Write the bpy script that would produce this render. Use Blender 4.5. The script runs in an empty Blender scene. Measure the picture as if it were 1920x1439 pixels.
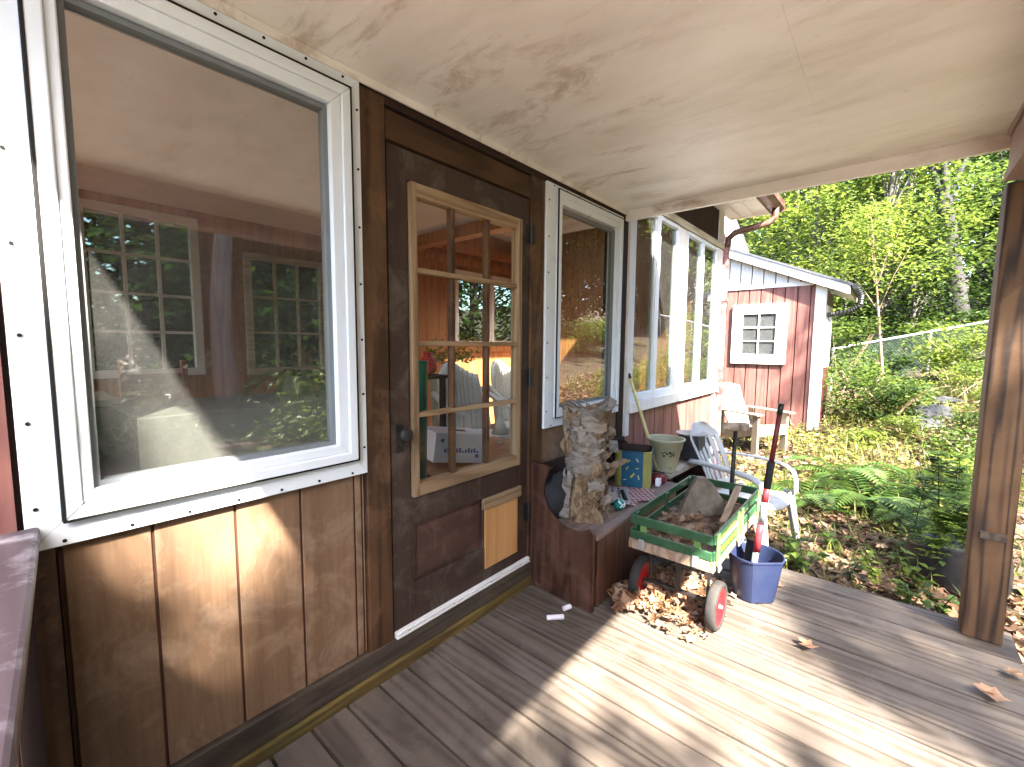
import bpy, math, random
from math import sin, cos, pi, radians
from mathutils import Vector, Matrix, noise as mnoise
random.seed(7)
scene = bpy.context.scene
COL = scene.collection
R_ = random.Random

# ------------------------------------------------------------------ mesh helper
class MB:
    """collects shapes and links them as ONE mesh object"""
    def __init__(s, xf=None):
        s.v = []; s.f = []; s.mi = []; s.m = 0; s.xf = xf
    def add(s, verts, faces):
        o = len(s.v)
        if s.xf is not None: verts = [s.xf @ Vector(p) for p in verts]
        s.v.extend([tuple(p) for p in verts])
        s.f.extend([tuple(i + o for i in f) for f in faces])
        s.mi.extend([s.m] * len(faces))
    def box(s, x0, x1, y0, y1, z0, z1):
        if x1 < x0: x0, x1 = x1, x0
        if y1 < y0: y0, y1 = y1, y0
        if z1 < z0: z0, z1 = z1, z0
        v = [(x0,y0,z0),(x1,y0,z0),(x1,y1,z0),(x0,y1,z0),(x0,y0,z1),(x1,y0,z1),(x1,y1,z1),(x0,y1,z1)]
        s.add(v, [(0,3,2,1),(4,5,6,7),(0,1,5,4),(1,2,6,5),(2,3,7,6),(3,0,4,7)])
        return s
    def obox(s, c, ax, ay, az):
        c, ax, ay, az = Vector(c), Vector(ax), Vector(ay), Vector(az)
        v = [c + i*ax + j*ay + k*az for k in (-.5,.5) for i, j in ((-.5,-.5),(.5,-.5),(.5,.5),(-.5,.5))]
        s.add(v, [(0,3,2,1),(4,5,6,7),(0,1,5,4),(1,2,6,5),(2,3,7,6),(3,0,4,7)])
        return s
    def bar(s, a, b, w, h, up=(0,0,1)):
        a, b = Vector(a), Vector(b); d = b - a; L = d.length; d.normalize()
        u = Vector(up); sd = d.cross(u)
        if sd.length < 1e-4: sd = d.cross(Vector((1,0,0)))
        sd.normalize(); u = sd.cross(d)
        return s.obox((a+b)/2, d*L, sd*w, u*h)
    def tube(s, pts, r, n=8, cap=True):
        pts = [Vector(p) for p in pts]; rs = r if isinstance(r, (list, tuple)) else [r]*len(pts)
        vs = []; prev = None
        for i, p in enumerate(pts):
            d = (pts[min(i+1, len(pts)-1)] - pts[max(i-1, 0)]).normalized()
            if prev is None:
                a = d.orthogonal().normalized()
            else:
                a = prev - d*prev.dot(d)
                a = a.normalized() if a.length > 1e-5 else d.orthogonal().normalized()
            prev = a; b = d.cross(a)
            for k in range(n):
                t = 2*pi*k/n; vs.append(p + (a*cos(t) + b*sin(t))*rs[i])
        fs = []
        for i in range(len(pts)-1):
            for k in range(n):
                fs.append((i*n+k, i*n+(k+1)%n, (i+1)*n+(k+1)%n, (i+1)*n+k))
        if cap:
            fs.append(tuple(range(n-1, -1, -1))); fs.append(tuple((len(pts)-1)*n+k for k in range(n)))
        s.add(vs, fs); return s
    def lathe(s, c, prof, n=32, sx=1, sy=1, rot=0):
        c = Vector(c); vs = []; fs = []
        for r, z in prof:
            for k in range(n):
                t = 2*pi*k/n + rot; vs.append(c + Vector((cos(t)*r*sx, sin(t)*r*sy, z)))
        m = len(prof)
        for i in range(m-1):
            for k in range(n):
                fs.append((i*n+k, i*n+(k+1)%n, (i+1)*n+(k+1)%n, (i+1)*n+k))
        if prof[0][0] > 1e-6: fs.append(tuple(range(n-1, -1, -1)))
        if prof[-1][0] > 1e-6: fs.append(tuple((m-1)*n+k for k in range(n)))
        s.add(vs, fs); return s
    def prism(s, poly, ext, flip=False):
        """poly: list of 3d points in a plane, ext: extrude vector"""
        n = len(poly); e = Vector(ext); v = [Vector(p) for p in poly] + [Vector(p)+e for p in poly]
        fs = [tuple(range(n-1,-1,-1)), tuple(range(n, 2*n))] + [(i,(i+1)%n,n+(i+1)%n,n+i) for i in range(n)]
        s.add(v, fs); return s
    def quad(s, a, b, c, d):
        s.add([a,b,c,d], [(0,1,2,3)]); return s
    def leaf(s, p, d, nrm, l, w):
        p, d, nrm = Vector(p), Vector(d), Vector(nrm)
        sd = d.cross(nrm)
        if sd.length < 1e-4: sd = d.orthogonal()
        sd.normalize(); up = sd.cross(d).normalized()
        s.add([p, p+d*(l*.45)+sd*(w*.5)+up*(w*.12), p+d*l-up*(l*.08), p+d*(l*.45)-sd*(w*.5)+up*(w*.12)], [(0,1,2),(0,2,3)])
    def build(s, name, mat, parent=None, smooth=False, bevel=0, seg=2, subs=0):
        me = bpy.data.meshes.new(name); me.from_pydata(s.v, [], s.f); me.update()
        mats = mat if isinstance(mat, (list, tuple)) else [mat]
        for m in mats: me.materials.append(m)
        if len(mats) > 1: me.polygons.foreach_set('material_index', s.mi)
        if smooth: me.polygons.foreach_set('use_smooth', [True]*len(me.polygons))
        o = bpy.data.objects.new(name, me); COL.objects.link(o)
        if parent is not None: put(o, parent)
        if bevel:
            b = o.modifiers.new('bevel', 'BEVEL'); b.width = bevel; b.segments = seg; b.limit_method = 'ANGLE'; b.angle_limit = radians(40)
        if subs:
            b = o.modifiers.new('sub', 'SUBSURF'); b.levels = subs; b.render_levels = subs
        return o

def put(o, parent):
    o.parent = parent
    M = Matrix.Identity(4); p = parent
    while p is not None:                     # rest matrix of the parent chain (nothing is rotated yet)
        M = Matrix.Translation(p.location) @ M
        if p.parent is not None: M = p.matrix_parent_inverse @ M
        p = p.parent
    o.matrix_parent_inverse = M.inverted()

def tag(o, label=None, cat=None, group=None, kind=None):
    if label: o['label'] = label
    if cat: o['category'] = cat
    if group: o['group'] = group
    if kind: o['kind'] = kind
    return o
def thing(name, loc, label, cat, group=None):
    o = bpy.data.objects.new(name, None); COL.objects.link(o); o.location = loc; o.empty_display_size = .1
    return tag(o, label, cat, group)
def structure(name, mb, mat, **k):
    o = mb.build(name, mat, **k); o['kind'] = 'structure'; return o

# ------------------------------------------------------------------ material helper
class G:
    def __init__(s, name):
        s.m = bpy.data.materials.new(name); s.m.use_nodes = True; s.t = s.m.node_tree; s.t.nodes.clear()
        s.out = s.t.nodes.new('ShaderNodeOutputMaterial')
    def n(s, typ, ins=None, **pr):
        nd = s.t.nodes.new(typ)
        for k, v in pr.items(): setattr(nd, k, v)
        for k, v in (ins or {}).items():
            i = nd.inputs[k]
            if isinstance(v, bpy.types.NodeSocket): s.t.links.new(v, i)
            elif v is not None: i.default_value = v
        return nd
    def co(s, scale=(1,1,1), island=False, kind='Object'):
        v = s.n('ShaderNodeTexCoord').outputs[kind]
        if island:
            r = s.n('ShaderNodeNewGeometry').outputs['Random Per Island']
            o = s.n('ShaderNodeVectorMath', {0: r, 1: (37.3, 71.9, 53.1)}, operation='MULTIPLY').outputs[0]
            v = s.n('ShaderNodeVectorMath', {0: v, 1: o}, operation='ADD').outputs[0]
        return s.n('ShaderNodeVectorMath', {0: v, 1: scale}, operation='MULTIPLY').outputs[0]
    def island(s): return s.n('ShaderNodeNewGeometry').outputs['Random Per Island']
    def noise(s, vec, scale=5, detail=3, rough=.5, dist=0):
        return s.n('ShaderNodeTexNoise', {'Vector': vec, 'Scale': scale, 'Detail': detail, 'Roughness': rough, 'Distortion': dist}).outputs['Fac']
    def math(s, op, a, b=None, c=None):
        return s.n('ShaderNodeMath', {0: a, 1: b, 2: c}, operation=op).outputs[0]
    def ramp(s, fac, stops, interp='LINEAR'):
        nd = s.n('ShaderNodeValToRGB', {'Fac': fac}); cr = nd.color_ramp; cr.interpolation = interp
        while len(cr.elements) < len(stops): cr.elements.new(.5)
        for e, (p, c) in zip(cr.elements, stops):
            e.position = p; e.color = (*c, 1) if not isinstance(c, (int, float)) else (c, c, c, 1)
        return nd.outputs['Color']
    def mix(s, fac, a, b, blend='MIX'):
        nd = s.n('ShaderNodeMix', data_type='RGBA', blend_type=blend)
        for k, v in ((0, fac), (6, a), (7, b)):
            i = nd.inputs[k]
            if isinstance(v, bpy.types.NodeSocket): s.t.links.new(v, i)
            else: i.default_value = (*v, 1) if isinstance(v, (tuple, list)) and len(v) == 3 else v
        return nd.outputs[2]
    def bump(s, h, strength=.3, dist=.01):
        return s.n('ShaderNodeBump', {'Height': h, 'Strength': strength, 'Distance': dist}).outputs['Normal']
    def bsdf(s, col, rough=.6, normal=None, metal=0, spec=.4, **k):
        ins = {'Roughness': rough, 'Metallic': metal, 'Specular IOR Level': spec}
        ins.update(k)
        nd = s.n('ShaderNodeBsdfPrincipled', ins)
        i = nd.inputs['Base Color']
        if isinstance(col, bpy.types.NodeSocket): s.t.links.new(col, i)
        else: i.default_value = (*col, 1)
        if normal is not None: s.t.links.new(normal, nd.inputs['Normal'])
        return nd.outputs[0]
    def done(s, sh): s.t.links.new(sh, s.out.inputs['Surface']); return s.m

def S(r, g, b):   # sRGB 0-255 to linear
    return tuple((c/255/12.92 if c/255 <= .04045 else ((c/255+.055)/1.055)**2.4) for c in (r, g, b))
AX = {'x': (.07,1,1), 'y': (1,.07,1), 'z': (1,1,.07)}

def wood(name, dark, mid, light, axis='z', rings=16, ringw=.5, rough=.65, blot=.3, scuff=None, scuff_amt=.5, sc=5, knots=0, fiber=70, var=.16, bump=.25):
    g = G(name); v = g.co(AX[axis], island=True)
    n1 = g.noise(v, sc, 2, .5, .25)
    r = g.math('SINE', g.math('MULTIPLY', n1, rings*6.28)); r = g.math('MULTIPLY_ADD', r, .5, .5)
    fb = g.noise(v, fiber, 4, .6)
    f = g.math('ADD', g.math('MULTIPLY', g.math('POWER', r, 2.0), ringw), g.math('MULTIPLY', fb, 1-ringw))
    c = g.ramp(f, [(.1, light), (.45, mid), (.95, dark)])
    w = g.noise(g.co((1,1,1)), 3.1, 5, .6)
    c = g.mix(g.math('MULTIPLY', g.ramp(w, [(.35, 0), (.7, 1)]), blot), c, dark)
    if scuff:
        w2 = g.noise(g.co((1,1,1)), 5.3, 9, .72, .6)
        c = g.mix(g.math('MULTIPLY', g.ramp(w2, [(.5, 0), (.68, 1)]), scuff_amt), c, scuff)
    if knots:
        vo = g.n('ShaderNodeTexVoronoi', {'Vector': g.co(tuple(1 if a == 1 else .45 for a in AX[axis])), 'Scale': knots}).outputs['Distance']
        c = g.mix(g.ramp(vo, [(.04, 1), (.085, 0)]), c, tuple(x*.35 for x in dark))
    hv = g.n('ShaderNodeHueSaturation', {'Color': c, 'Value': g.math('MULTIPLY_ADD', g.island(), var*2, 1-var)}).outputs[0]
    return g.done(g.bsdf(hv, rough, g.bump(f, bump, .004)))

def paint(name, col, rough=.45, dirt=None, amt=.35, sc=4, bump=.06, spec=.4, grain=None, metal=0):
    g = G(name); n = g.noise(g.co((1,1,1)), sc, 8, .65)
    c = g.mix(g.math('MULTIPLY', g.ramp(n, [(.42, 0), (.72, 1)]), amt), col, dirt or tuple(x*.6 for x in col))
    fine = g.noise(g.co(AX[grain] if grain else (1,1,1)), 60, 4, .6)
    if grain: c = g.mix(g.math('MULTIPLY', g.ramp(fine, [(.4, 0), (.75, 1)]), .35), c, tuple(x*.55 for x in col))
    rr = g.math('MULTIPLY_ADD', n, .25, rough-.12)
    return g.done(g.bsdf(c, rr, g.bump(fine, bump, .003), metal, spec))

def leafmat(name, cols, rough=.45, trans=.38):
    g = G(name); r = g.island(); st = [(i/max(1, len(cols)-1), c) for i, c in enumerate(cols)]
    c = g.ramp(r, st)
    b = g.bsdf(c, rough, spec=.35)
    tc = g.mix(.5, c, tuple(min(1, x*1.5) for x in cols[-1]))
    t = g.n('ShaderNodeBsdfTranslucent', {'Color': tc}).outputs[0]
    return g.done(g.n('ShaderNodeMixShader', {0: trans, 1: b, 2: t}).outputs[0])

def glass(name, ior=1.75, dust=.03, wave=.0, tint=(.93,.97,.95), wsc=3, rgh=.0):
    g = G(name)
    nrm = None
    if wave: nrm = g.bump(g.noise(g.co((1,1,1)), wsc, 1, .4), wave, .02)
    ge = g.n('ShaderNodeNewGeometry'); f0 = ((ior-1)/(ior+1))**2      # Schlick, the same from both sides of the pane
    cs = g.math('ABSOLUTE', g.n('ShaderNodeVectorMath', {0: ge.outputs['Incoming'], 1: ge.outputs['Normal']}, operation='DOT_PRODUCT').outputs['Value'])
    fr = g.math('MULTIPLY_ADD', g.math('POWER', g.math('SUBTRACT', 1.0, cs), 5.0), 1-f0, f0)
    gl = g.n('ShaderNodeBsdfGlossy', {'Roughness': rgh, 'Normal': nrm}).outputs[0]
    tr = g.n('ShaderNodeBsdfTransparent', {'Color': (*tint, 1)}).outputs[0]
    m1 = g.n('ShaderNodeMixShader', {0: fr, 1: tr, 2: gl}).outputs[0]
    if dust:
        d = g.noise(g.co((1,1,.5)), 9, 8, .7)
        df = g.n('ShaderNodeBsdfDiffuse', {'Color': (.75,.75,.72,1)}).outputs[0]
        m1 = g.n('ShaderNodeMixShader', {0: g.math('MULTIPLY', d, dust*2), 1: m1, 2: df}).outputs[0]
    return g.done(m1)

M = {}
M['vinyl'] = paint('white_vinyl', (.70,.76,.82), .3, (.56,.6,.63), .3, 6)
M['vinyl_grey'] = paint('grey_gasket', (.16,.18,.19), .5)
M['black'] = paint('black_metal', (.012,.012,.013), .45, (.05,.03,.02), .4, 20)
M['hole'] = paint('dark_hole', (.006,.005,.004), .9)
M['ply'] = wood('plywood_siding', (.125,.07,.038), (.195,.117,.069), (.255,.162,.1), 'z', 6, .22, .85, .4, (.33,.235,.165), .65, 4, 0, 90, .06)
M['brown_stain'] = wood('brown_stained_pine', (.024,.009,.004), (.072,.034,.014), (.125,.062,.028), 'z', 9, .5, .6, .45, (.22,.12,.065), .5, 5, 2.1, 60, .1)
M['brown_stain_x'] = wood('brown_stained_board', (.022,.009,.003), (.06,.027,.01), (.09,.042,.016), 'x', 9, .45, .55, .35, None, 0, 5, 0, 60, .08)
M['groove'] = paint('groove_stain', (.055,.02,.01), .8)
M['door'] = wood('worn_brown_door_paint', (.022,.012,.009), (.046,.026,.019), (.06,.034,.025), 'z', 4, .2, .6, .2, (.12,.098,.078), .75, 5, 0, 50, .03)
M['door_panel'] = wood('scuffed_door_panel', (.028,.012,.010), (.06,.026,.02), (.075,.034,.026), 'x', 4, .2, .45, .2, (.17,.1,.085), .6, 5, 0, 50, .03)
M['raw_pine'] = wood('raw_pine', (.13,.08,.042), (.25,.165,.092), (.34,.24,.145), 'z', 10, .5, .55, .2, (.3,.2,.12), .35, 6, 0, 70, .08)
M['raw_pine_x'] = wood('raw_pine_rail', (.14,.085,.045), (.27,.18,.1), (.37,.265,.16), 'x', 10, .5, .55, .2, (.3,.2,.12), .35, 6, 0, 70, .08)
M['birch_ply'] = wood('orange_plywood', (.42,.2,.07), (.58,.31,.12), (.66,.39,.17), 'z', 5, .3, .45, .2, None, 0, 4, 0, 60, .02)
M['sill'] = wood('weathered_sill', (.025,.018,.013), (.06,.043,.032), (.1,.075,.055), 'x', 8, .4, .8, .3, (.16,.13,.09), .3, 6, 0, 60, .05)
M['moss'] = wood('mossy_sill_edge', (.05,.03,.01), (.13,.085,.02), (.24,.17,.05), 'x', 8, .4, .9, .4, (.06,.06,.02), .6, 8, 0, 50, .1, .6)
M['deck'] = wood('weathered_deck', (.036,.027,.021), (.11,.086,.067), (.158,.127,.102), 'y', 15, .4, .8, .3, (.15,.13,.11), .55, 3.2, 1.9, 45, .13, .35)
M['rim'] = wood('deck_joist', (.05,.04,.03), (.12,.09,.07), (.2,.16,.12), 'x')
M['rail'] = wood('worn_rail_paint', (.035,.025,.03), (.075,.057,.068), (.105,.085,.098), 'y', 6, .3, .55, .3, (.36,.35,.39), .8, 6, 0, 40, .05)
M['rail_side'] = wood('railing_board', (.03,.016,.012), (.07,.035,.028), (.12,.07,.055), 'z', 6, .4, .7, .4)
M['red'] = wood('red_siding', (.12,.043,.037), (.2,.084,.071), (.26,.125,.105), 'z', 8, .4, .6, .25, (.25,.115,.09), .3, 4, 0, 70, .08)
M['darkbrown'] = wood('dark_brown_paint', (.012,.005,.003), (.028,.011,.007), (.04,.017,.011), 'z', 6, .3, .85, .3)
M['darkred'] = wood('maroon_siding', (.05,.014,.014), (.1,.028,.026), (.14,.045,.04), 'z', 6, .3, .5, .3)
M['white'] = paint('white_house_paint', (.76,.75,.74), .5, (.55,.52,.5), .35, 5, .1, .3, 'z')
M['white_x'] = paint('white_trim_paint', (.76,.75,.74), .5, (.55,.52,.5), .35, 5, .1, .3)
M['cream_trim'] = wood('yellowed_trim', (.3,.24,.14), (.5,.43,.3), (.62,.56,.44), 'x')
M['shingle'] = paint('grey_shingle', (.10,.105,.12), .9, (.04,.04,.05), .8, 14, .6)
M['gutter'] = paint('brown_gutter', (.07,.028,.02), .4, (.4,.25,.2), .5, 9)
M['downspout'] = paint('downspout_peeling', (.17,.05,.045), .5, (.55,.4,.42), .6, 12)
M['drain_black'] = paint('black_drain', (.015,.016,.015), .4)
M['post'] = wood('treated_post', (.012,.005,.002), (.058,.026,.010), (.098,.05,.021), 'z', 8, .8, .7, .3, (.15,.09,.05), .2, 8, 1.2, 60, .02)
M['header'] = wood('pinkish_header', (.14,.08,.065), (.24,.155,.13), (.32,.22,.19), 'x', 5, .3, .6, .3, (.2,.11,.09), .3, 4)
M['rubber'] = paint('tyre_rubber', (.022,.02,.019), .8, (.07,.062,.055), .5, 12, .3)
M['redrim'] = paint('red_wheel_plastic', (.4,.01,.014), .35, (.25,.025,.025), .3, 8)
M['steel'] = paint('galvanised_steel', (.55,.56,.57), .35, (.3,.3,.3), .4, 10, .1, .5, None, .7)
M['wgreen'] = wood('green_wagon_paint', (.011,.042,.019), (.026,.08,.036), (.042,.11,.052), 'x', 5, .2, .4, .15, (.12,.26,.12), .25, 6, 0, 60, .1, .12)
M['wgreen_light'] = wood('green_wagon_edge', (.1,.19,.05), (.17,.28,.09), (.24,.35,.13), 'z', 6, .3, .45, .2, None, 0, 5)
M['wwood'] = wood('wagon_wood', (.15,.1,.065), (.28,.2,.135), (.37,.28,.2), 'x', 10, .5, .6, .25, (.25,.19,.15), .3, 5)
M['yellow'] = paint('yellow_decal', (.72,.66,.02), .4, (.5,.5,.1), .4, 30)
M['pale_decal'] = paint('pale_decal', (.45,.62,.42), .4, (.2,.4,.2), .5, 40)
M['bench'] = wood('reddish_bench_panel', (.024,.010,.006), (.07,.03,.019), (.12,.058,.037), 'z', 8, .45, .42, .35, (.24,.13,.1), .3, 5, 0, 60, .06)
M['bench_top'] = wood('dusty_bench_top', (.1,.065,.05), (.19,.135,.11), (.27,.2,.17), 'x', 7, .4, .65, .3, (.35,.29,.26), .45, 5)
M['plank'] = wood('weathered_plank', (.16,.13,.1), (.3,.26,.21), (.42,.38,.32), 'x', 9, .5, .8, .3, (.5,.47,.42), .4, 5, 0, 50)
M['bluebucket'] = paint('blue_plastic', (.015,.022,.058), .4, (.034,.043,.08), .45, 7, .05)
M['silver'] = paint('silver_tube', (.36,.4,.43), .3, (.24,.26,.28), .3, 10, .03, .5, None, .6)
M['redpaint'] = paint('red_paint', (.55,.03,.04), .3, (.4,.1,.1), .3, 12)
M['darkredpaint'] = paint('dark_red_paint', (.13,.014,.018), .35)
M['foam'] = paint('black_foam', (.015,.016,.017), .8)
M['chair'] = paint('chalky_white_plastic', (.4,.41,.41), .45, (.26,.28,.28), .5, 5)
M['adir'] = paint('cream_adirondack', (.24,.205,.16), .5, (.16,.135,.1), .4, 6)
M['pot'] = paint('cream_pot', (.34,.33,.23), .45, (.22,.21,.15), .5, 6)
M['pot_leaf'] = paint('pot_motif', (.02,.03,.012), .5)
M['blackpot'] = paint('black_nursery_pot', (.02,.02,.024), .45, (.07,.07,.09), .5, 6)
M['saucer'] = paint('dusty_saucer', (.3,.27,.27), .6)
M['greypot'] = paint('grey_green_pot', (.2,.25,.22), .6)
M['tin_blue'] = paint('blue_tin', (.01,.08,.17), .35, (.012,.12,.2), .7, 6)
M['tin_yellow'] = paint('yellow_tin', (.32,.31,.09), .4, (.22,.19,.05), .5, 9)
M['tin_dark'] = paint('tin_inside', (.03,.018,.013), .6)
M['fish_a'] = paint('painted_fish', (.55,.5,.08), .4)
M['fish_b'] = paint('painted_fish_white', (.55,.55,.45), .4)
M['pole'] = wood('yellow_pole', (.4,.34,.14), (.55,.5,.24), (.63,.58,.32), 'z', 5, .3, .4, .2)
M['teal'] = paint('teal_plastic', (.01,.19,.15), .35)
M['greenwire'] = paint('green_wire', (.02,.12,.06), .4)
M['bark'] = wood('tree_bark', (.035,.028,.022), (.1,.085,.07), (.2,.18,.155), 'z', 12, .4, .9, .4, (.27,.27,.24), .3, 6, 0, 25, .1, .8)
M['greybark'] = wood('grey_bark', (.018,.016,.016), (.04,.037,.037), (.06,.057,.058), 'z', 9, .4, .9, .4, (.08,.077,.08), .3, 6, 0, 25, .05, .8)
M['wire'] = paint('weathered_wire', (.06,.09,.08), .5)
M['twig'] = wood('pale_bark', (.14,.085,.05), (.3,.2,.125), (.4,.29,.2), 'z', 8, .4, .8, .2)
M['stone'] = paint('fieldstone', (.045,.045,.05), .85, (.018,.018,.022), .8, 6, .6)
M['soil'] = paint('potting_soil', (.025,.018,.012), .95)
M['tarp'] = paint('grey_black_plastic', (.014,.015,.017), .35, (.05,.05,.056), .6, 7, .5)
M['litter'] = leafmat('dead_leaves', [(.05,.024,.012),(.13,.07,.035),(.24,.14,.08),(.33,.225,.15)], .7, .15)
M['litter_bright'] = leafmat('dry_leaves', [(.12,.05,.025),(.25,.125,.06),(.34,.21,.13),(.42,.32,.24)], .65, .2)
M['leaf_y'] = leafmat('leaf_yellow_green', [(.085,.13,.016),(.13,.18,.024),(.185,.225,.04)], .45, .5)
M['leaf_g'] = leafmat('leaf_green', [(.042,.08,.013),(.074,.12,.02),(.118,.165,.03)], .45, .48)
M['leaf_d'] = leafmat('leaf_dark_green', [(.014,.033,.006),(.026,.054,.009),(.048,.08,.014)])
M['leaf_pale'] = leafmat('leaf_pale_yellow', [(.08,.11,.015),(.16,.18,.035),(.25,.22,.06)], .5, .4)
M['leaf_yard'] = leafmat('leaf_shaded_green', [(.012,.026,.005),(.022,.042,.007),(.038,.06,.01)], .5, .12)  # shaded side of the yard trees put into a darker leaf colour
M['fernleaf'] = leafmat('fern_green', [(.03,.075,.014),(.055,.105,.018),(.085,.135,.025)])
M['grassmat'] = leafmat('grass_blades', [(.06,.11,.018),(.13,.16,.035),(.22,.2,.07)])
M['wicker'] = paint('white_wicker', (.62,.61,.56), .6, (.35,.34,.3), .5, 30, .6)
M['paper'] = paint('white_cardboard', (.82,.8,.86), .6)
M['purple'] = paint('purple_print', (.16,.13,.4), .6)
M['orange_wood'] = wood('orange_chair_wood', (.34,.1,.05), (.5,.18,.09), (.58,.25,.14), 'x', 5, .3, .45, .2)
M['knotty'] = wood('knotty_pine_wall', (.24,.09,.03), (.38,.16,.058), (.46,.22,.09), 'z', 7, .4, .5, .2, None, 0, 5, 1.4, 50, .1)
M['room_ceiling'] = paint('room_ceiling', (.78,.74,.7), .8)
M['room_floor'] = wood('room_floor', (.2,.13,.09), (.36,.26,.18), (.45,.34,.25), 'x')
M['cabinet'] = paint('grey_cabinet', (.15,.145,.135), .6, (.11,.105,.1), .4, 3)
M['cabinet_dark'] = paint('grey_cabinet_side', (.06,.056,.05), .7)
M['glass_big'] = glass('window_glass', 4.0, .03, .03, (.86,.9,.85), 2.5, .02)
M['glass_wavy'] = glass('wavy_window_glass', 3.6, .02, .07, (.5,.56,.48), 2.2)
M['glass_door'] = glass('door_glass', 1.45, .012, .0)
M['glass_back'] = glass('tinted_back_glass', 1.5, .0, .0, (.2,.23,.2))  # dark tint added to dim the bright trees behind the house
M['glass_far'] = glass('shed_glass', 1.6, .05, .05)

def ceiling_mat():
    g = G('peeling_ceiling_paint')
    v = g.co((1, .38, 1)); n = g.noise(v, 3.2, 10, .62, .3)
    big = g.noise(g.co((1,.6,1)), 1.1, 2)
    c = g.ramp(n, [(.28, (.62,.58,.53)), (.5, (.79,.76,.72)), (.72, (.88,.86,.84))])
    st = g.noise(g.co((1, .34, 1)), 7.5, 10, .7, .5)
    m = g.math('MULTIPLY', g.ramp(st, [(.53, 0), (.66, 1)]), g.ramp(big, [(.36, .12), (.6, 1)]))
    c = g.mix(g.math('MULTIPLY', m, .68), c, (.33,.22,.155))
    st2 = g.noise(g.co((1,.5,1)), 28, 6, .6)
    c = g.mix(g.math('MULTIPLY', g.ramp(st2, [(.66, 0), (.74, 1)]), .4), c, (.36,.25,.17))
    y = g.noise(g.co((1,1,1)), .9, 4)
    c = g.mix(g.math('MULTIPLY', g.ramp(y, [(.4, 0), (.7, 1)]), .3), c, (.8,.75,.65))
    return g.done(g.bsdf(c, .5, g.bump(g.noise(v, 30, 6, .65), .25, .003), spec=.4))
M['ceiling'] = ceiling_mat()

def ground_mat():
    g = G('forest_ground'); a = g.noise(g.co(), 1.3, 6, .6); b = g.noise(g.co(), 18, 8, .7)
    c = g.ramp(b, [(.3, (.025,.016,.01)), (.5, (.075,.05,.03)), (.72, (.17,.115,.075))])
    c = g.mix(g.ramp(a, [(.48, 0), (.62, .65)]), c, (.04,.06,.013))
    return g.done(g.bsdf(c, .9, g.bump(b, .8, .04)))
M['ground'] = ground_mat()
def birch_mat():
    g = G('birch_bark'); v = g.co((1,1,3.2)); n = g.noise(v, 11, 10, .72, .8); m = g.noise(g.co((1,1,3)), 5, 6, .6)
    c = g.ramp(n, [(.30, (.05,.034,.025)), (.43, (.2,.165,.13)), (.64, (.33,.3,.27))])
    c = g.mix(g.ramp(m, [(.5, 0), (.66, .85)]), c, (.19,.125,.07))
    return g.done(g.bsdf(c, .75, g.bump(n, .7, .02)))
M['birch'] = birch_mat()
def rot_mat():
    g = G('rotten_wood'); v = g.co((1,1,.4)); n = g.noise(v, 16, 9, .7, .4); m = g.noise(g.co(), 6, 4)
    c = g.ramp(n, [(.34, (.03,.016,.01)), (.46, (.2,.125,.066)), (.6, (.37,.27,.165)), (.8, (.5,.41,.28))])
    c = g.mix(g.ramp(m, [(.55, 0), (.72, .7)]), c, (.09,.04,.02))
    return g.done(g.bsdf(c, .9, g.bump(n, 1.0, .03)))
M['rot'] = rot_mat()
def checker_mat():
    g = G('red_white_cloth')
    ck = g.n('ShaderNodeTexChecker', {'Vector': g.co(), 'Color1': (.24,.03,.045,1), 'Color2': (.34,.32,.3,1), 'Scale': 46}).outputs[0]
    return g.done(g.bsdf(ck, .8))
M['check'] = checker_mat(); M['curtain'] = paint('lace_curtain', (.03,.034,.038), .9, (.01,.011,.013), .9, 26)
def slab_mat():
    g = G('split_log_face'); v = g.co((1,1,.5)); n = g.noise(v, 14, 8, .65)
    c = g.ramp(n, [(.3, (.07,.055,.04)), (.5, (.15,.12,.09)), (.75, (.22,.185,.15))])
    return g.done(g.bsdf(c, .85, g.bump(n, .5, .01)))
M['slab'] = slab_mat()

# ------------------------------------------------------------------ camera, light, sky
def rot_from_rows(r, u, b, loc):
    return Matrix(((r[0],u[0],b[0],loc[0]),(r[1],u[1],b[1],loc[1]),(r[2],u[2],b[2],loc[2]),(0,0,0,1)))
cam = bpy.data.cameras.new('camera'); co = bpy.data.objects.new('camera', cam); COL.objects.link(co)
co.matrix_world = rot_from_rows((.6499,-.75998,.00772), (.06293,.06394,.99597), (-.75741,-.64679,.08938), (0,-1.538,1.395))
cam.sensor_width = 36; cam.lens = 15.515; cam.clip_start = .02; cam.clip_end = 500
scene.camera = co
SUN = Vector((.52,.84,-1.0)); sd = SUN.normalized()
sl = bpy.data.lights.new('sun', 'SUN'); sl.energy = 5.0; sl.angle = radians(.8); sl.color = (1,.93,.82)
so = bpy.data.objects.new('sun', sl); COL.objects.link(so); so.rotation_euler = sd.to_track_quat('-Z', 'Y').to_euler(); so.location = (-8,-12,15)
w = bpy.data.worlds.new('World'); scene.world = w; w.use_nodes = True
nt = w.node_tree; bg = nt.nodes['Background']; sky = nt.nodes.new('ShaderNodeTexSky'); sky.sky_type = 'NISHITA'; sky.sun_disc = False
sky.sun_elevation = math.asin(-sd.z); sky.sun_rotation = math.atan2(-sd.x, -sd.y); sky.air_density = 1.0; sky.dust_density = 2.0
nt.links.new(sky.outputs[0], bg.inputs[0]); bg.inputs[1].default_value = .15
vs = scene.view_settings; vs.view_transform = 'Standard'; vs.look = 'None'; vs.exposure = 3.4; vs.gamma = 1
scene.cycles.use_denoising = True; scene.cycles.max_bounces = 10; scene.cycles.transparent_max_bounces = 16; scene.cycles.sample_clamp_indirect = 6
scene.cycles.caustics_reflective = False; scene.cycles.caustics_refractive = False

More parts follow.
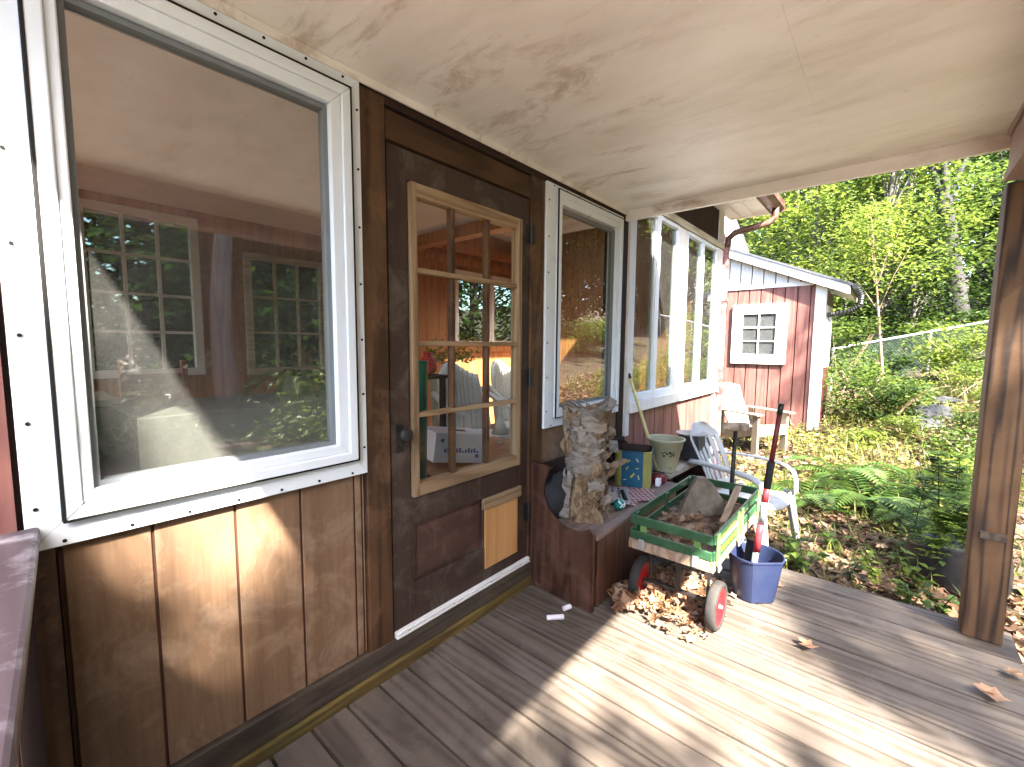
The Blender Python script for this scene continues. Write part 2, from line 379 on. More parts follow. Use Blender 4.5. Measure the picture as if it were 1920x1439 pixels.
# ------------------------------------------------------------------ ground
def gz(x, y):
    z = -.13
    if x > 3.2: z += .032*(x-3.2)
    t = min(1, max(0, (x-5.5)/4)); t = t*t*(3-2*t)
    z += .17*max(0, min(6, -y-.5))*t
    if x > 13: z += .085*(x-13)
    z += .045*mnoise.noise(Vector((x*.55, y*.55, 0)))*min(1, max(0, (x-3.3)*.5) + max(0, (-y-3)*.3))
    return z
gm = MB(); xs = [-250,-120,-60,-30,-15,-8,-4,-2,0,1.5,3] + [3+.25*i for i in range(1,50)] + [16,17,18,19,20,22,24,27,30,36,45,60,90,150,300]
ys = [-300,-150,-80,-50,-35,-25,-18,-14,-11,-9,-7.5,-6.5,-5.5] + [-5+.25*i for i in range(0,22)] + [1,2,4,7,11,17,26,40,70,140,300]
for x in xs:
    for y in ys: gm.v.append((x, y, gz(x, y)))
ny = len(ys)
for i in range(len(xs)-1):
    for j in range(ny-1):
        gm.f.append((i*ny+j, (i+1)*ny+j, (i+1)*ny+j+1, i*ny+j+1)); gm.mi.append(0)
structure('ground', gm, M['ground'], smooth=True)

gv_ = MB(); ng = 24
for i in range(ng+1):
    for j in range(9):
        x = -9+9.8*i/ng; y = -2.25-2.6*j/8; gv_.v.append((x, y, gz(x,y)+.012+.01*mnoise.noise(Vector((x,y,3)))))
for i in range(ng):
    for j in range(8): gv_.f.append((i*9+j,i*9+j+1,(i+1)*9+j+1,(i+1)*9+j)); gv_.mi.append(0)
gv_.v = [p if p[0] < .6 else (min(p[0],.6+.15*mnoise.noise(Vector((p[1],0,0)))), p[1], p[2]) for p in gv_.v]
structure('bounce_ground', gv_, paint('pale_bounce_ground', (.4,.37,.32), .9, (.25,.22,.19), .6, 22, .6), smooth=True)  # pale ground added to bounce sunlight up onto the porch ceiling
# deck
dk = MB(); rd = R_(3); X0 = .936 - .1387*8
k = 0
while X0 + .1387*k < 3.14:
    a = X0 + .1387*k; e = rd.uniform(-.015,.015); dz = rd.uniform(-.0015,.0015)
    dk.box(a+.0042+rd.uniform(0,.0018), a+.1387-.0042, -2.085+e, -.034, -.034+dz, 0+dz); k += 1
structure('deck', dk, M['deck'], bevel=.004, seg=2)
dj = MB()
for y in (-.1,-.75,-1.4,-2.03): dj.box(-.17, 3.13, y-.02, y+.02, -.19, -.038)
dj.box(3.132, 3.158, -2.05, -.06, -.16, -.04)
structure('deck_frame', dj, M['rim'])

# ------------------------------------------------------------------ house
house = thing('house', (1.5,.05,0), 'red and brown house wall with white windows and a half glazed brown door', 'house')
def P(name, mb, mat, parent=house, **k): return mb.build(name, mat, parent, **k)

# wall core behind the cladding: pieces around the openings
core = MB()
def corebox(x0, x1, z0, z1): core.box(x0, x1, .012, .13, z0, z1)
corebox(-3,.11,-.2,2.9); corebox(.11,.93,-.2,.98); corebox(.11,.93,2.24,2.9)
corebox(.93,1.03,-.2,2.9); corebox(1.03,1.985,-.2,.12); corebox(1.03,1.985,2.18,2.9)
corebox(1.985,2.16,-.2,2.9); corebox(2.16,3.0,-.2,.97); corebox(2.16,3.0,2.23,2.9)
corebox(3.0,3.12,-.2,2.95); corebox(3.12,5.42,-.2,.86); corebox(3.12,5.42,2.53,2.95)
P('wall', core, M['darkbrown'])
# plywood panel under the big window
pl = MB(); gr = [.075,.256,.461,.663,.867,.899,.911]
for a, b in zip(gr[:-1], gr[1:]): pl.box(a+.004, b-.004, -.002, .012, .147, .905)
P('plywood_panel', pl, M['ply'], bevel=.003); pl = MB()
pl.box(2.06,2.265,-.002,.012,.147,.905); pl.box(2.273,2.47,-.002,.012,.147,.905); pl.box(2.478,2.68,-.002,.012,.147,.905); pl.box(2.688,3.0,-.002,.012,.147,.905)
P('plywood_panel', pl, M['ply'], bevel=.003)
gb = MB(); gb.box(.07,.915,.003,.0115,.15,.9); P('groove_backing', gb, M['groove']); gb = MB(); gb.box(2.06,3.0,.003,.0115,.15,.9); P('groove_backing', gb, M['groove'])
ls = MB(); ls.box(-.13,.0215,-.02,.012,-.1,.9); P('dark_corner_board', ls, M['darkbrown']); ls = MB(); ls.box(.022,.066,-.012,.012,0,.89); P('corner_strip', ls, M['brown_stain'])  # wide dark board added over the sunlit siding below the railing
cp = MB(); cp.box(.914,1.022,-.018,.012,.118,2.325); P('corner_post', cp, M['brown_stain'], bevel=.004)
sp = MB(); sp.box(1.936,2.056,-.016,.012,.13,2.30); P('door_post', sp, M['brown_stain'], bevel=.003)
hb = MB(); hb.box(1.026,1.933,-.012,.012,2.18,2.29); P('header_board', hb, M['brown_stain_x'], bevel=.003)
tm = MB(); tm.box(.03,3.06,-.022,.012,2.329,2.36); tm.box(1.0,3.0,-.016,.012,2.302,2.327); P('ceiling_moulding', tm, M['darkbrown'])
sb = MB(); sb.box(.06,3.08,-.022,.012,.048,.143); P('sill_board', sb, M['sill'], bevel=.004)
sm = MB(); sm.box(.06,2.02,-.033,.012,-.03,.044)
P('mossy_skirt', sm, M['moss'], bevel=.006)
dsx = MB(); dsx.box(3.005,3.1,-.01,.012,-.1,2.33); P('dark_corner_board', dsx, M['darkbrown'])
# red siding left of the porch
rs = MB()
for i in range(13): rs.box(.012-.203*(i+1)+.004, .012-.203*i-.004, -.004, .012, -.12, 2.9)
P('red_siding', rs, M['red'])

# window with flange, sash frame, pane, screws
def frame(mb, x0, x1, z0, z1, t, y0, y1, l=None, b=None):
    """four mitred bars of a rectangular frame in the wall plane"""
    l = l or t; b = b or t
    o = [(x0,z0),(x1,z0),(x1,z1),(x0,z1)]; i = [(x0+l,z0+b),(x1-t,z0+b),(x1-t,z1-t),(x0+l,z1-t)]
    for a in range(4):
        c = (a+1) % 4
        mb.prism([(o[a][0],y0,o[a][1]),(o[c][0],y0,o[c][1]),(i[c][0],y0,i[c][1]),(i[a][0],y0,i[a][1])], (0,y1-y0,0))
def window(fx0, fx1, fz0, fz1, sx0, sx1, sz0, sz1, gx0, gx1, gz0, gz1, left, glassmat, label):
    fl = MB(); frame(fl, fx0, fx1, fz0, fz1, fx1-sx1-.004, -.026, -.003, left, sz0-fz0-.004)
    wn = P('window', fl, M['vinyl'], bevel=.002); wn['label'] = label
    s1 = MB(); t = .03; frame(s1, sx0, sx1, sz0, sz1, .034, -.042, -.004)
    frame(s1, sx0+.034, sx1-.034, sz0+.034, sz1-.034, sx1-.034-gx1, -.034, .03, gx0-sx0-.034, gz0-sz0-.034)
    P('sash', s1, M['vinyl'], wn, bevel=.004)
    sl = MB(); frame(sl, sx0-.003, sx1+.003, sz0-.003, sz1+.003, .006, -.0432, -.035); P('seal', sl, M['hole'], wn)
    ga = MB(); frame(ga, gx0-.001, gx1+.001, gz0-.001, gz1+.001, .016, -.012, .022); P('gasket', ga, M['vinyl_grey'], wn)
    pn = MB(); pn.quad((gx0+.012,.006,gz0+.012),(gx1-.012,.006,gz0+.012),(gx1-.012,.006,gz1-.012),(gx0+.012,.006,gz1-.012)); P('pane', pn, glassmat, wn)
    n = 7; first = []
    def dot(x, z):
        if not first:
            sc = MB(); sc.tube([(0,-.0285,0),(0,-.0235,0)], .0045, 8); o = P('screw', sc, M['hole'], wn); first.append(o); o.location = (x,0,z); return
        o = first[0].copy(); COL.objects.link(o); o.parent = wn; o.matrix_parent_inverse = first[0].matrix_parent_inverse.copy(); o.location = (x,0,z)
    for i in range(n):
        u = (i+.5)/n
        dot(fx1-.012, fz0+u*(fz1-fz0)); dot(fx0+.02, fz0+u*(fz1-fz0)); dot(fx0+u*(fx1-fx0), fz0+.012); dot(fx0+u*(fx1-fx0), fz1-.012)
    return wn
window(.019,.912,.893,2.33, .085,.869,.955,2.285, .142,.795,1.022,2.205, .062, M['glass_big'], 'large picture window left of the door')
window(2.062,2.992,.9,2.305, 2.158,2.965,.955,2.282, 2.19,2.89,1.01,2.195, .09, M['glass_wavy'], 'tall narrow looking window right of the door')

# door
door = MB()
def dbox(x0, x1, z0, z1, y0=-.006, y1=.04): door.box(x0, x1, y0, y1, z0, z1)
dbox(1.033,1.128,.135,2.17); dbox(1.862,1.93,.135,2.17); dbox(1.128,1.862,2.052,2.17)
dbox(1.128,1.862,.606,.728); dbox(1.128,1.862,.135,.222)
dbox(1.128,1.142,.222,.606); dbox(1.142,1.862,.222,.34); dbox(1.577,1.862,.34,.606,0,.04)
dr = P('door', door, M['door'], bevel=.003); dr['label'] = 'worn dark brown door with twelve small panes'
dp = MB(); dp.box(1.144,1.575,.010,.035,.342,.604); dp.box(1.165,1.556,.004,.01,.362,.586); P('lower_panel', dp, M['door_panel'], dr, bevel=.004)
gf = MB(); gf.box(1.135,1.166,-.022,.03,.73,2.05); gf.box(1.822,1.853,-.022,.03,.73,2.05)
P('glazing_stop', gf, M['raw_pine'], dr, bevel=.003)
gh = MB(); gh.box(1.166,1.822,-.02,.03,.73,.787); gh.box(1.166,1.822,-.02,.03,1.995,2.05)
for z in (1.086,1.394,1.7): gh.box(1.166,1.822,-.014,.02,z-.011,z+.011)
P('glazing_rail', gh, M['raw_pine_x'], dr, bevel=.003)
for x in (1.372,1.602):
    gv = MB()
    for z0, z1 in ((.787,1.075),(1.097,1.383),(1.405,1.689),(1.711,1.995)): gv.box(x-.011,x+.011,-.013,.02,z0,z1)
    P('muntin', gv, M['brown_stain'], dr, bevel=.003)
for zi, (z0, z1) in enumerate(((.787,1.075),(1.097,1.383),(1.405,1.689),(1.711,1.995))):
    for x0, x1 in ((1.166,1.361),(1.383,1.591),(1.613,1.822)):
        t = R_(int(x0*100)+zi).uniform(-.001,.001)
        pn = MB(); pn.quad((x0,.008,z0),(x1,.008+t,z0),(x1,.008+t,z1),(x0,.008,z1)); P('pane', pn, M['glass_door'], dr)
kn = MB(); kn.box(1.055,1.09,-.012,-.006,.94,1.06); kn.tube([(1.072,-.012,1.02),(1.072,-.045,1.02)], .011, 12)
kn.lathe((0,0,0), [(0,0)], 3) if False else None
kn.tube([(1.072,-.04,1.02),(1.072,-.048,1.02),(1.072,-.058,1.02),(1.072,-.07,1.02),(1.072,-.076,1.02)], [.012,.026,.031,.026,.012], 16)
kn.tube([(1.072,-.012,.965),(1.072,-.022,.965)], .008, 10)
P('handle', kn, M['black'], dr, smooth=False, bevel=.002)
for z in (1.987,1.209,.44):
    h = MB(); h.box(1.902,1.931,-.0125,-.004,z-.05,z+.05); h.box(1.937,1.962,-.0225,-.014,z-.05,z+.05); h.tube([(1.934,-.018,z-.055),(1.934,-.018,z+.055)], .0075, 10)
    P('hinge', h, M['black'], dr, bevel=.001)
pd = MB(); pd.box(1.585,1.845,-.012,-.001,.228,.545); P('pet_door', pd, M['birch_ply'], dr, bevel=.002)
pt = MB(); pt.box(1.568,1.866,-.022,-.001,.548,.606); P('pet_door_batten', pt, M['raw_pine_x'], dr, bevel=.003)
pf = MB(); pf.box(1.848,1.866,-.010,0,.228,.545); P('pet_door_edge', pf, M['brown_stain'], dr)
sw = MB(); sw.box(1.033,1.94,-.021,-.008,.132,.168); sw.box(1.033,1.94,-.03,-.021,.14,.148); sw.box(1.033,1.94,-.028,-.021,.155,.161)
P('door_sweep', sw, M['white_x'], dr, bevel=.001)
ss = MB()
for x in (1.1,1.36,1.62,1.86): ss.tube([(x,-.0225,.151),(x,-.0195,.151)], .006, 8)
P('sweep_screw', ss, M['hole'], dr)

# window bank beyond the porch
wb = MB()
wb.box(3.108,3.178,-.026,.012,.69,2.47)                     # left board
wb.box(3.18,5.45,-.045,.012,.865,.952)                      # sill board
wb.box(4.10,4.30,-.02,.03,.954,2.47); wb.box(5.27,5.452,-.024,.012,.954,2.9)
bank = P('window', wb, M['white'], bevel=.003); bank['label'] = 'row of four tall casement windows beyond the porch'
ct = MB(); ct.box(3.108,5.45,-.036,.012,2.472,2.535); P('head_trim', ct, M['cream_trim'], bank, bevel=.003)
for i, (a, b) in enumerate(((3.18,3.636),(3.639,4.098),(4.302,4.77),(4.773,5.268))):
    s1 = MB(); frame(s1, a, b, .954, 2.468, .036, -.024, .035, .036, .05); frame(s1, a+.036, b-.036, 1.004, 2.432, .01, -.013, .025)
    sh = P('sash', s1, M['vinyl'], bank, bevel=.002)
    pn = MB(); pn.quad((a+.044,-.004,1.012),(b-.044,-.004,1.012),(b-.044,-.004,2.424),(a+.044,-.004,2.424)); P('pane', pn, M['glass_wavy'], bank)
bs = MB()
for i in range(12):
    a = 3.108+.203*i; b = min(a+.203, 5.33)
    if a < 5.32: bs.box(a+.007, b-.007, -.006, .012, -.15, .862)
P('lower_siding', bs, M['red'], bevel=.002)
bu = MB(); bu.box(3.1,5.31,-.012,.012,2.537,2.93); P('upper_siding', bu, M['darkbrown'])
cb = MB(); cb.box(5.34,5.452,-.014,.01,-.12,.862); P('corner_trim', cb, M['white'])
be = MB(); be.box(5.425,5.445,.012,2.2,-.15,3.0); P('end_wall', be, M['red'])
# eave over the bank with gutter and downspout
so_ = MB(); so_.box(3.3,5.78,-.40,.0,2.872,2.886)
for x in (3.9,4.5,5.1,5.7): so_.box(x-.004,x+.004,-.39,-.02,2.868,2.872)
for y in (-.13,-.27): so_.box(3.3,5.77,y-.004,y+.004,2.866,2.872)
P('soffit', so_, M['white_x'])
fa = MB(); fa.box(3.3,5.8,-.425,-.402,2.86,3.02); P('fascia', fa, M['white_x'])
rf = MB(); rf.prism([(3.28,-.5,2.985),(3.28,.3,3.255),(3.28,.3,3.305),(3.28,-.5,3.035)], (2.6,0,0)); rf.prism([(4.7,.3,3.255),(4.7,3.4,4.3),(4.7,3.4,4.35),(4.7,.3,3.305)], (1.18,0,0)); P('roof', rf, M['shingle'])
gu = MB()
gu.prism([(3.3,-.43,2.98),(3.3,-.43,2.88),(3.3,-.50,2.88),(3.3,-.545,2.92),(3.3,-.55,2.98),(3.3,-.54,2.98),(3.3,-.535,2.925),(3.3,-.497,2.89),(3.3,-.44,2.89),(3.3,-.44,2.98)], (2.5,0,0))
gu.box(5.8,5.806,-.548,-.43,2.882,2.98)
P('gutter', gu, M['gutter'])
dn = MB(); dn.tube([(5.62,-.49,2.9),(5.62,-.49,2.80),(5.6,-.44,2.74),(5.52,-.12,2.665),(5.48,-.065,2.6),(5.475,-.06,2.5)], .036, 10)
P('downspout_elbow', dn, M['gutter'], smooth=True)
d2 = MB(); d2.box(5.458,5.515,-.075,-.02,.0,2.52); P('downspout', d2, M['downspout'], bevel=.006)
ds3 = MB(); ds3.box(5.45,5.523,-.082,-.013,.84,.868); ds3.box(5.45,5.523,-.082,-.013,1.9,1.93); P('downspout_strap', ds3, M['downspout'])

# room behind the wall
fl = MB(); fl.box(-3,5.42,.13,3.0,.02,.12); P('room_floor', fl, M['room_floor'])
cl = MB(); cl.box(-3,2.9,.13,3.0,2.49,2.53); cl.box(4.6,5.42,.0,3.1,2.96,2.98); cl.box(2.9,4.6,.0,.4,2.96,2.98); cl.box(2.9,4.6,1.5,3.1,2.96,2.98); P('room_ceiling', cl, M['room_ceiling'])  # gap in ceiling and roof added to let sun into the room
bm_ = MB(); bm_.box(2.88,3.0,.14,3.0,2.38,2.98); bm_.box(3.0,5.37,2.88,2.98,2.62,2.72); P('ceiling_beam', bm_, M['knotty'])
# back wall with openings (x0,x1,z0,z1)
ops = [(.48,1.12,1.17,2.36),(1.58,2.22,1.15,2.15),(4.15,4.72,1.43,2.33),(4.86,5.32,1.43,2.33)]
bw = MB(); xs_ = [-2.9]
def boards(mb, x0, x1, z0, z1, y0, y1, step=.2):
    x = x0
    while x < x1-1e-4:
        e = min(x+step, x1); mb.box(x+.002, e-.002, y0, y1, z0, z1); x = e
cur = -2.9
for (a, b, c, d) in ops:
    boards(bw, cur, a, .12, 2.95, 3.0, 3.04); boards(bw, a, b, .12, c, 3.0, 3.04); boards(bw, a, b, d, 2.95, 3.0, 3.04); cur = b
boards(bw, cur, 5.42, .12, 2.95, 3.0, 3.04)
P('room_back_wall', bw, M['knotty'])
ew = MB(); ew.box(5.38,5.42,.13,3.0,.12,2.96); P('room_end_wall', ew, M['knotty'])
ew = MB(); ew.prism([(-2.94,.13,.12),(-2.94,3.0,.12),(-2.94,3.0,.8),(-2.94,.13,.8)], (.04,0,0)); ew.box(-2.94,-2.9,.13,3.0,2.3,2.96); ew.box(-2.94,-2.9,.13,.3,.8,2.3); ew.box(-2.94,-2.9,2.7,3.0,.8,2.3); P('room_end_wall', ew, M['knotty'])  # unseen opening added in this end wall so sun brightens the room
for (a, b, c, d), nx, nz, mt in ((ops[0],3,4,'white_x'),(ops[1],3,3,'cream_trim'),(ops[2],1,1,'white_x'),(ops[3],1,1,'white_x')):
    fw = MB(); frame(fw, a-.06, b+.06, c-.06, d+.06, .06, 2.97, 3.045)
    for i in range(1, nx): x = a+(b-a)*i/nx; fw.box(x-.011,x+.011,2.99,3.02,c,d)
    for i in range(1, nz): z = c+(d-c)*i/nz; fw.box(a,b,2.992,3.018,z-.011,z+.011)
    bw_ = P('back_window', fw, M[mt]); pn = MB(); pn.quad((a,3.022,c),(b,3.022,c),(b,3.022,d),(a,3.022,d)); P('pane', pn, M['glass_back'], bw_)
tr_ = MB(); tr_.box(3.6,5.37,2.975,2.998,1.28,1.36); tr_.box(3.6,5.37,2.975,2.998,2.45,2.55); P('wall_rail', tr_, M['knotty'])

# ------------------------------------------------------------------ porch roof, header, post, railing
porch = thing('porch', (1.5,-1.0,0), 'covered porch with a peeling cream plywood ceiling, pink-brown header and a wooden post', 'porch')
pc = MB()
for i, (a, b) in enumerate(((-.2,.7605),(.7617,1.9795),(1.9803,3.04))):
    for c, d in ((-1.2411,-.024),(-1.88,-1.2417)):
        pc.box(a, b, c, d, 2.36+.0004*(i % 2), 2.372)
P('porch_ceiling', pc, M['ceiling'], porch)
pcb = MB(); pcb.box(-.2,3.06,-1.95,-.005,2.374,2.42); P('ceiling_backing', pcb, M['cream_trim'], porch)
cm = MB(); cm.box(-.2,3.03,-.03,-.0225,2.33,2.359); P('ceiling_trim', cm, M['ceiling'], porch)
fs = MB(); fs.prism([(3.042,-1.9,2.295),(3.042,-.014,2.292),(3.042,-.014,2.42),(3.042,-1.9,2.42)], (.03,0,0)); P('fascia', fs, M['ceiling'], porch, bevel=.002)
pr = MB(); pr.prism([(-.30,-2.6,2.43),(-.30,-.02,2.56),(-.30,-.02,2.62),(-.30,-2.6,2.49)], (3.65,0,0)); P('porch_roof', pr, M['shingle'], porch)
hd = MB(); hd.box(-.2,3.0,-2.02,-1.885,2.17,2.355); hd.box(-.2,2.99,-1.885,-1.872,2.33,2.357); P('header_beam', hd, M['header'], porch, bevel=.004)
hl = MB(); hl.box(-.2,2.965,-2.0,-1.872,2.128,2.168); P('header_ledge', hl, M['header'], porch, bevel=.003)
ps = MB(); ps.box(2.974,3.114,-2.025,-1.887,0,2.128); P('porch_post', ps, M['post'], porch, bevel=.008)
p2 = MB(); p2.box(-.3,-.17,-2.025,-1.887,0,2.128); P('porch_post', p2, M['post'], porch, bevel=.008)
pk = MB(); pk.box(2.969,2.974,-2.0,-1.915,.50,.535); P('post_scar', pk, M['sill'], porch)
rl = MB(); rl.prism([(-.125-.13,-1.9,.925),(.046-.133,-1.9,.925),(.044,-.03,.925),(-.125,-.03,.925)], (0,0,.032)); P('railing_cap', rl, M['rail'], porch, bevel=.008)
rb = MB(); rr = R_(5)
rb.prism([(-.215,-1.9,.84),(-.175,-1.9,.84),(-.04,-.03,.84),(-.08,-.03,.84)], (0,0,.083)); rb.prism([(-.215,-1.9,.1),(-.175,-1.9,.1),(-.04,-.03,.1),(-.08,-.03,.1)], (0,0,.08))
y = -.05
for i in range(15):
    wdt = rr.uniform(.085,.105); ox = .07*y; rb.prism([(-.036+ox,y-wdt,.06),(-.016+ox,y-wdt,.06),(-.016+ox,y,.06),(-.036+ox,y,.06)], (0,0,.84)); y -= wdt + rr.uniform(.012,.03)
P('railing_board', rb, M['rail_side'], porch, bevel=.003)
hk = MB(); pts = [(.2,-.72,2.36),(.2,-.72,2.31)] + [(.2, -.75+.03*cos(t), 2.31-.03*sin(t)) for t in [i*pi/6 for i in range(0,8)]]
hk.tube(pts, .005, 8); P('ceiling_hook', hk, M['white_x'], porch, smooth=True)

# ------------------------------------------------------------------ far wing of the house (shed)
shed = thing('shed', (8.9,.5,.05), 'red board sided shed with a small white framed window and grey sloping roof', 'shed')
s1 = MB()
y = -.70; 
while y < 3.0:
    e = y + .178
    s1.box(8.5, 8.56, y+.009, e-.009, -.1, 2.36); y = e
P('front_wall', s1, M['red'], shed, bevel=.002)
sbk = MB(); sbk.prism([(8.513,-.7,-.1),(8.513,2.6,-.1),(8.513,2.6,3.5),(8.513,-.7,2.4)], (.057,0,0)); P('wall_backing', sbk, M['groove'], shed)
s2 = MB(); x = 8.64
while x < 9.7: s2.box(x+.003, x+.197, -.705, -.64, -.1, 2.3); x += .2
P('side_wall', s2, M['darkred'], shed)
sg = MB(); y = -.55
def rz(y): return 3.07 - (.75-y)*.43        # roof underside at front wall
for i in range(20):
    a, b = y+.178*i, y+.178*(i+1)
    if a > 2.4: break
    lo = 2.375
    if rz(b)-.17 > lo: sg.prism([(8.498,a+.008,lo),(8.498,b-.008,lo),(8.498,b-.008,rz(b)-.12),(8.498,a+.008,max(lo+.001,rz(a)-.12))], (.05,0,0))
P('gable_boards', sg, M['white'], shed)
sgt = MB(); sgt.box(8.48,8.497,-.55,2.4,2.36,2.42); P('gable_trim', sgt, M['white_x'], shed)
ra = MB()
ra.prism([(8.36,-1.0,rz(-1.0)-.13),(8.36,2.6,rz(2.6)-.13),(8.36,2.6,rz(2.6)),(8.36,-1.0,rz(-1.0))], (.03,0,0))
P('rake_board', ra, M['white_x'], shed)
ro = MB(); ro.prism([(8.34,-1.05,rz(-1.05)+.005),(8.34,2.6,rz(2.6)+.005),(8.34,2.6,rz(2.6)+.04),(8.34,-1.05,rz(-1.05)+.04)], (1.9,0,0))
P('roof', ro, M['shingle'], shed)
rs2 = MB(); rs2.prism([(8.392,-1.0,rz(-1.0)-.12),(8.392,-.66,rz(-.66)-.1),(8.392,-.66,rz(-.66)-.09),(8.392,-1.0,rz(-1.0)-.11)], (1.7,0,0)); P('soffit', rs2, M['white_x'], shed)
ef = MB(); ef.box(8.36,10.2,-1.022,-1.002,rz(-1)-.13,rz(-1)+.0); P('eave_fascia', ef, M['white_x'], shed)
sc_ = MB(); sc_.box(8.482,8.52,-.712,-.585,-.1,2.36); P('corner_board', sc_, M['white'], shed)
sc2 = MB(); sc2.box(8.482,8.62,-.73,-.712,-.1,2.3); P('corner_board', sc2, M['white'], shed)
wt = MB(); frame(wt, 8.0,9.0,0,1,.1,0,.1) if False else None
def frame_x(mb, y0, y1, z0, z1, t, x0, x1):
    o = [(y0,z0),(y1,z0),(y1,z1),(y0,z1)]; i = [(y0+t,z0+t),(y1-t,z0+t),(y1-t,z1-t),(y0+t,z1-t)]
    for a in range(4):
        c = (a+1) % 4
        mb.prism([(x0,*o[a]),(x0,*o[c]),(x0,*i[c]),(x0,*i[a])], (x1-x0,0,0))
wt = MB(); frame_x(wt, -.225, .605, 1.085, 2.095, .14, 8.455, 8.5); frame_x(wt, -.085, .465, 1.225, 1.955, .025, 8.465, 8.5)
sw_ = P('window', wt, M['white_x'], shed, bevel=.004)
mu = MB(); mu.box(8.47,8.484,.18,.2,1.25,1.93)
for z in (1.475,1.705): mu.box(8.472,8.483,-.06,.44,z-.01,z+.01)
P('muntin', mu, M['white_x'], sw_)
pn = MB(); pn.quad((8.488,-.06,1.25),(8.488,.44,1.25),(8.488,.44,1.93),(8.488,-.06,1.93)); P('pane', pn, M['glass_far'], sw_)
cu = MB(); cu.box(8.4945,8.4985,-.07,.45,1.24,1.94); P('curtain', cu, M['curtain'], sw_)
w2_ = MB(); frame(w2_, 8.75,9.45,1.05,2.05,.09,-.735,-.706); wv = P('window', w2_, M['white_x'], shed)
pn = MB(); pn.quad((8.83,-.715,1.13),(9.37,-.715,1.13),(9.37,-.715,1.97),(8.83,-.715,1.97)); P('pane', pn, M['glass_far'], wv)
dg = MB()
dg.tube([(8.42,-1.08,rz(-1)-.02),(10.1,-1.08,rz(-1)-.03)], .045, 8)
P('gutter', dg, M['drain_black'], shed)
el = MB(); pts = [(8.45,-1.1,rz(-1)-.05),(8.46,-1.16,rz(-1)-.16),(8.47,-1.15,rz(-1)-.3),(8.5,-1.05,rz(-1)-.38),(8.56,-.85,rz(-1)-.42),(8.6,-.74,rz(-1)-.43)]
fine = []
for a, b in zip(pts[:-1], pts[1:]):
    for k in range(8): fine.append(Vector(a).lerp(Vector(b), k/8))
el.tube(fine, [.042 if i % 2 else .032 for i in range(len(fine))], 10); P('drain_pipe', el, M['drain_black'], shed)
# tall gable of the main house behind the shed
gab = thing('gable', (10.0,1.5,0), 'orange red gable end with a steep white rake board above the shed roof', 'house')
g1 = MB(); 
g1.prism([(9.9,.62,2.6),(9.9,4.2,2.6),(9.9,4.2,8.5),(9.9,2.2,7.2)] if False else [(9.9,.75,2.4),(9.9,3.6,2.4),(9.9,3.6,7.0),(9.9,1.9,6.1),(9.9,.75,3.3)], (.1,0,0)); g1.build('gable_wall', M['red'], gab)
g2 = MB(); g2.bar((9.85,.60,3.0),(9.85,2.0,6.9),.06,.16,(1,0,0)); 
g2 = MB(); g2.prism([(9.84,.62,2.9),(9.84,1.95,6.4),(9.84,2.2,6.3),(9.84,.82,2.75)], (.05,0,0)); g2.build('rake_board', M['white_x'], gab)

# ================================================================== things on the porch
# storage bench
bench = thing('storage_bench', (2.5,-.24,0), 'reddish brown wooden storage bench with a scooped end panel standing against the wall', 'bench')
prof = [(-.447,.004),(-.447,.425),(-.435,.437),(-.42,.43)]
for i in range(17):                      # round scoop
    t = radians(-128 + i*178/16); prof.append((-.305+.192*sin(t+pi/2), .595+.192*-cos(t+pi/2)))
prof += [(-.085,.712),(-.05,.722),(-.022,.722),(-.022,.004)]
prof = [(-.447,.004),(-.447,.425),(-.437,.437),(-.424,.432)] + [(-.30+.186*cos(t), .592+.186*sin(t)) for t in [radians(232+i*(405-232)/18) for i in range(19)]] + [(-.12,.722),(-.05,.728),(-.022,.728),(-.022,.004)]
ep = MB(); ep.prism([(1.93-.02*(-yy)/.44+.02, yy, zz) for yy, zz in prof], (.022,0,0)); ep.build('end_panel', M['bench'], bench, bevel=.003)
bt = MB(); bt.box(1.955,3.12,-.455,-.04,.385,.41); bt.build('seat', M['bench_top'], bench, bevel=.003)
bf = MB(); bf.box(1.992,3.1,-.44,-.418,.004,.383); bf.build('front_panel', M['bench'], bench, bevel=.003)
bb = MB(); bb.box(1.96,3.08,-.04,-.026,.05,.70); bb.build('back_panel', M['darkbrown'], bench)  # dark colour stands in for the shade behind the seat
bl = MB(); bl.prism([(1.958,-.428,.01),(1.97,-.428,.01),(1.974,-.428,.12),(1.965,-.428,.2),(1.978,-.428,.3),(1.962,-.428,.38),(1.957,-.428,.3)], (0,.02,0)); bl.build('broken_edge', M['raw_pine'], bench)

bag = MB(); v = []; f = []; n = 22; m = 10
for i in range(m+1):
    ph = pi*i/m
    for k in range(n):
        t = 2*pi*k/n; d = Vector((sin(ph)*cos(t), sin(ph)*sin(t), cos(ph))); r = 1+.35*mnoise.noise(d*2.2)+.15*mnoise.noise(d*6)
        v.append((2.06+d.x*.11*r, -.13+d.y*.085*r, .53+d.z*.125*r))
for i in range(m):
    for k in range(n): f.append((i*n+k,(i+1)*n+k,(i+1)*n+(k+1)%n,i*n+(k+1)%n))
bag.add(v, f); o = bag.build('plastic_bag', M['foam'], smooth=True); tag(o, 'crumpled black plastic bag added to darken the bench corner behind the log', 'bag')  # black lump added to fill the shaded bench corner
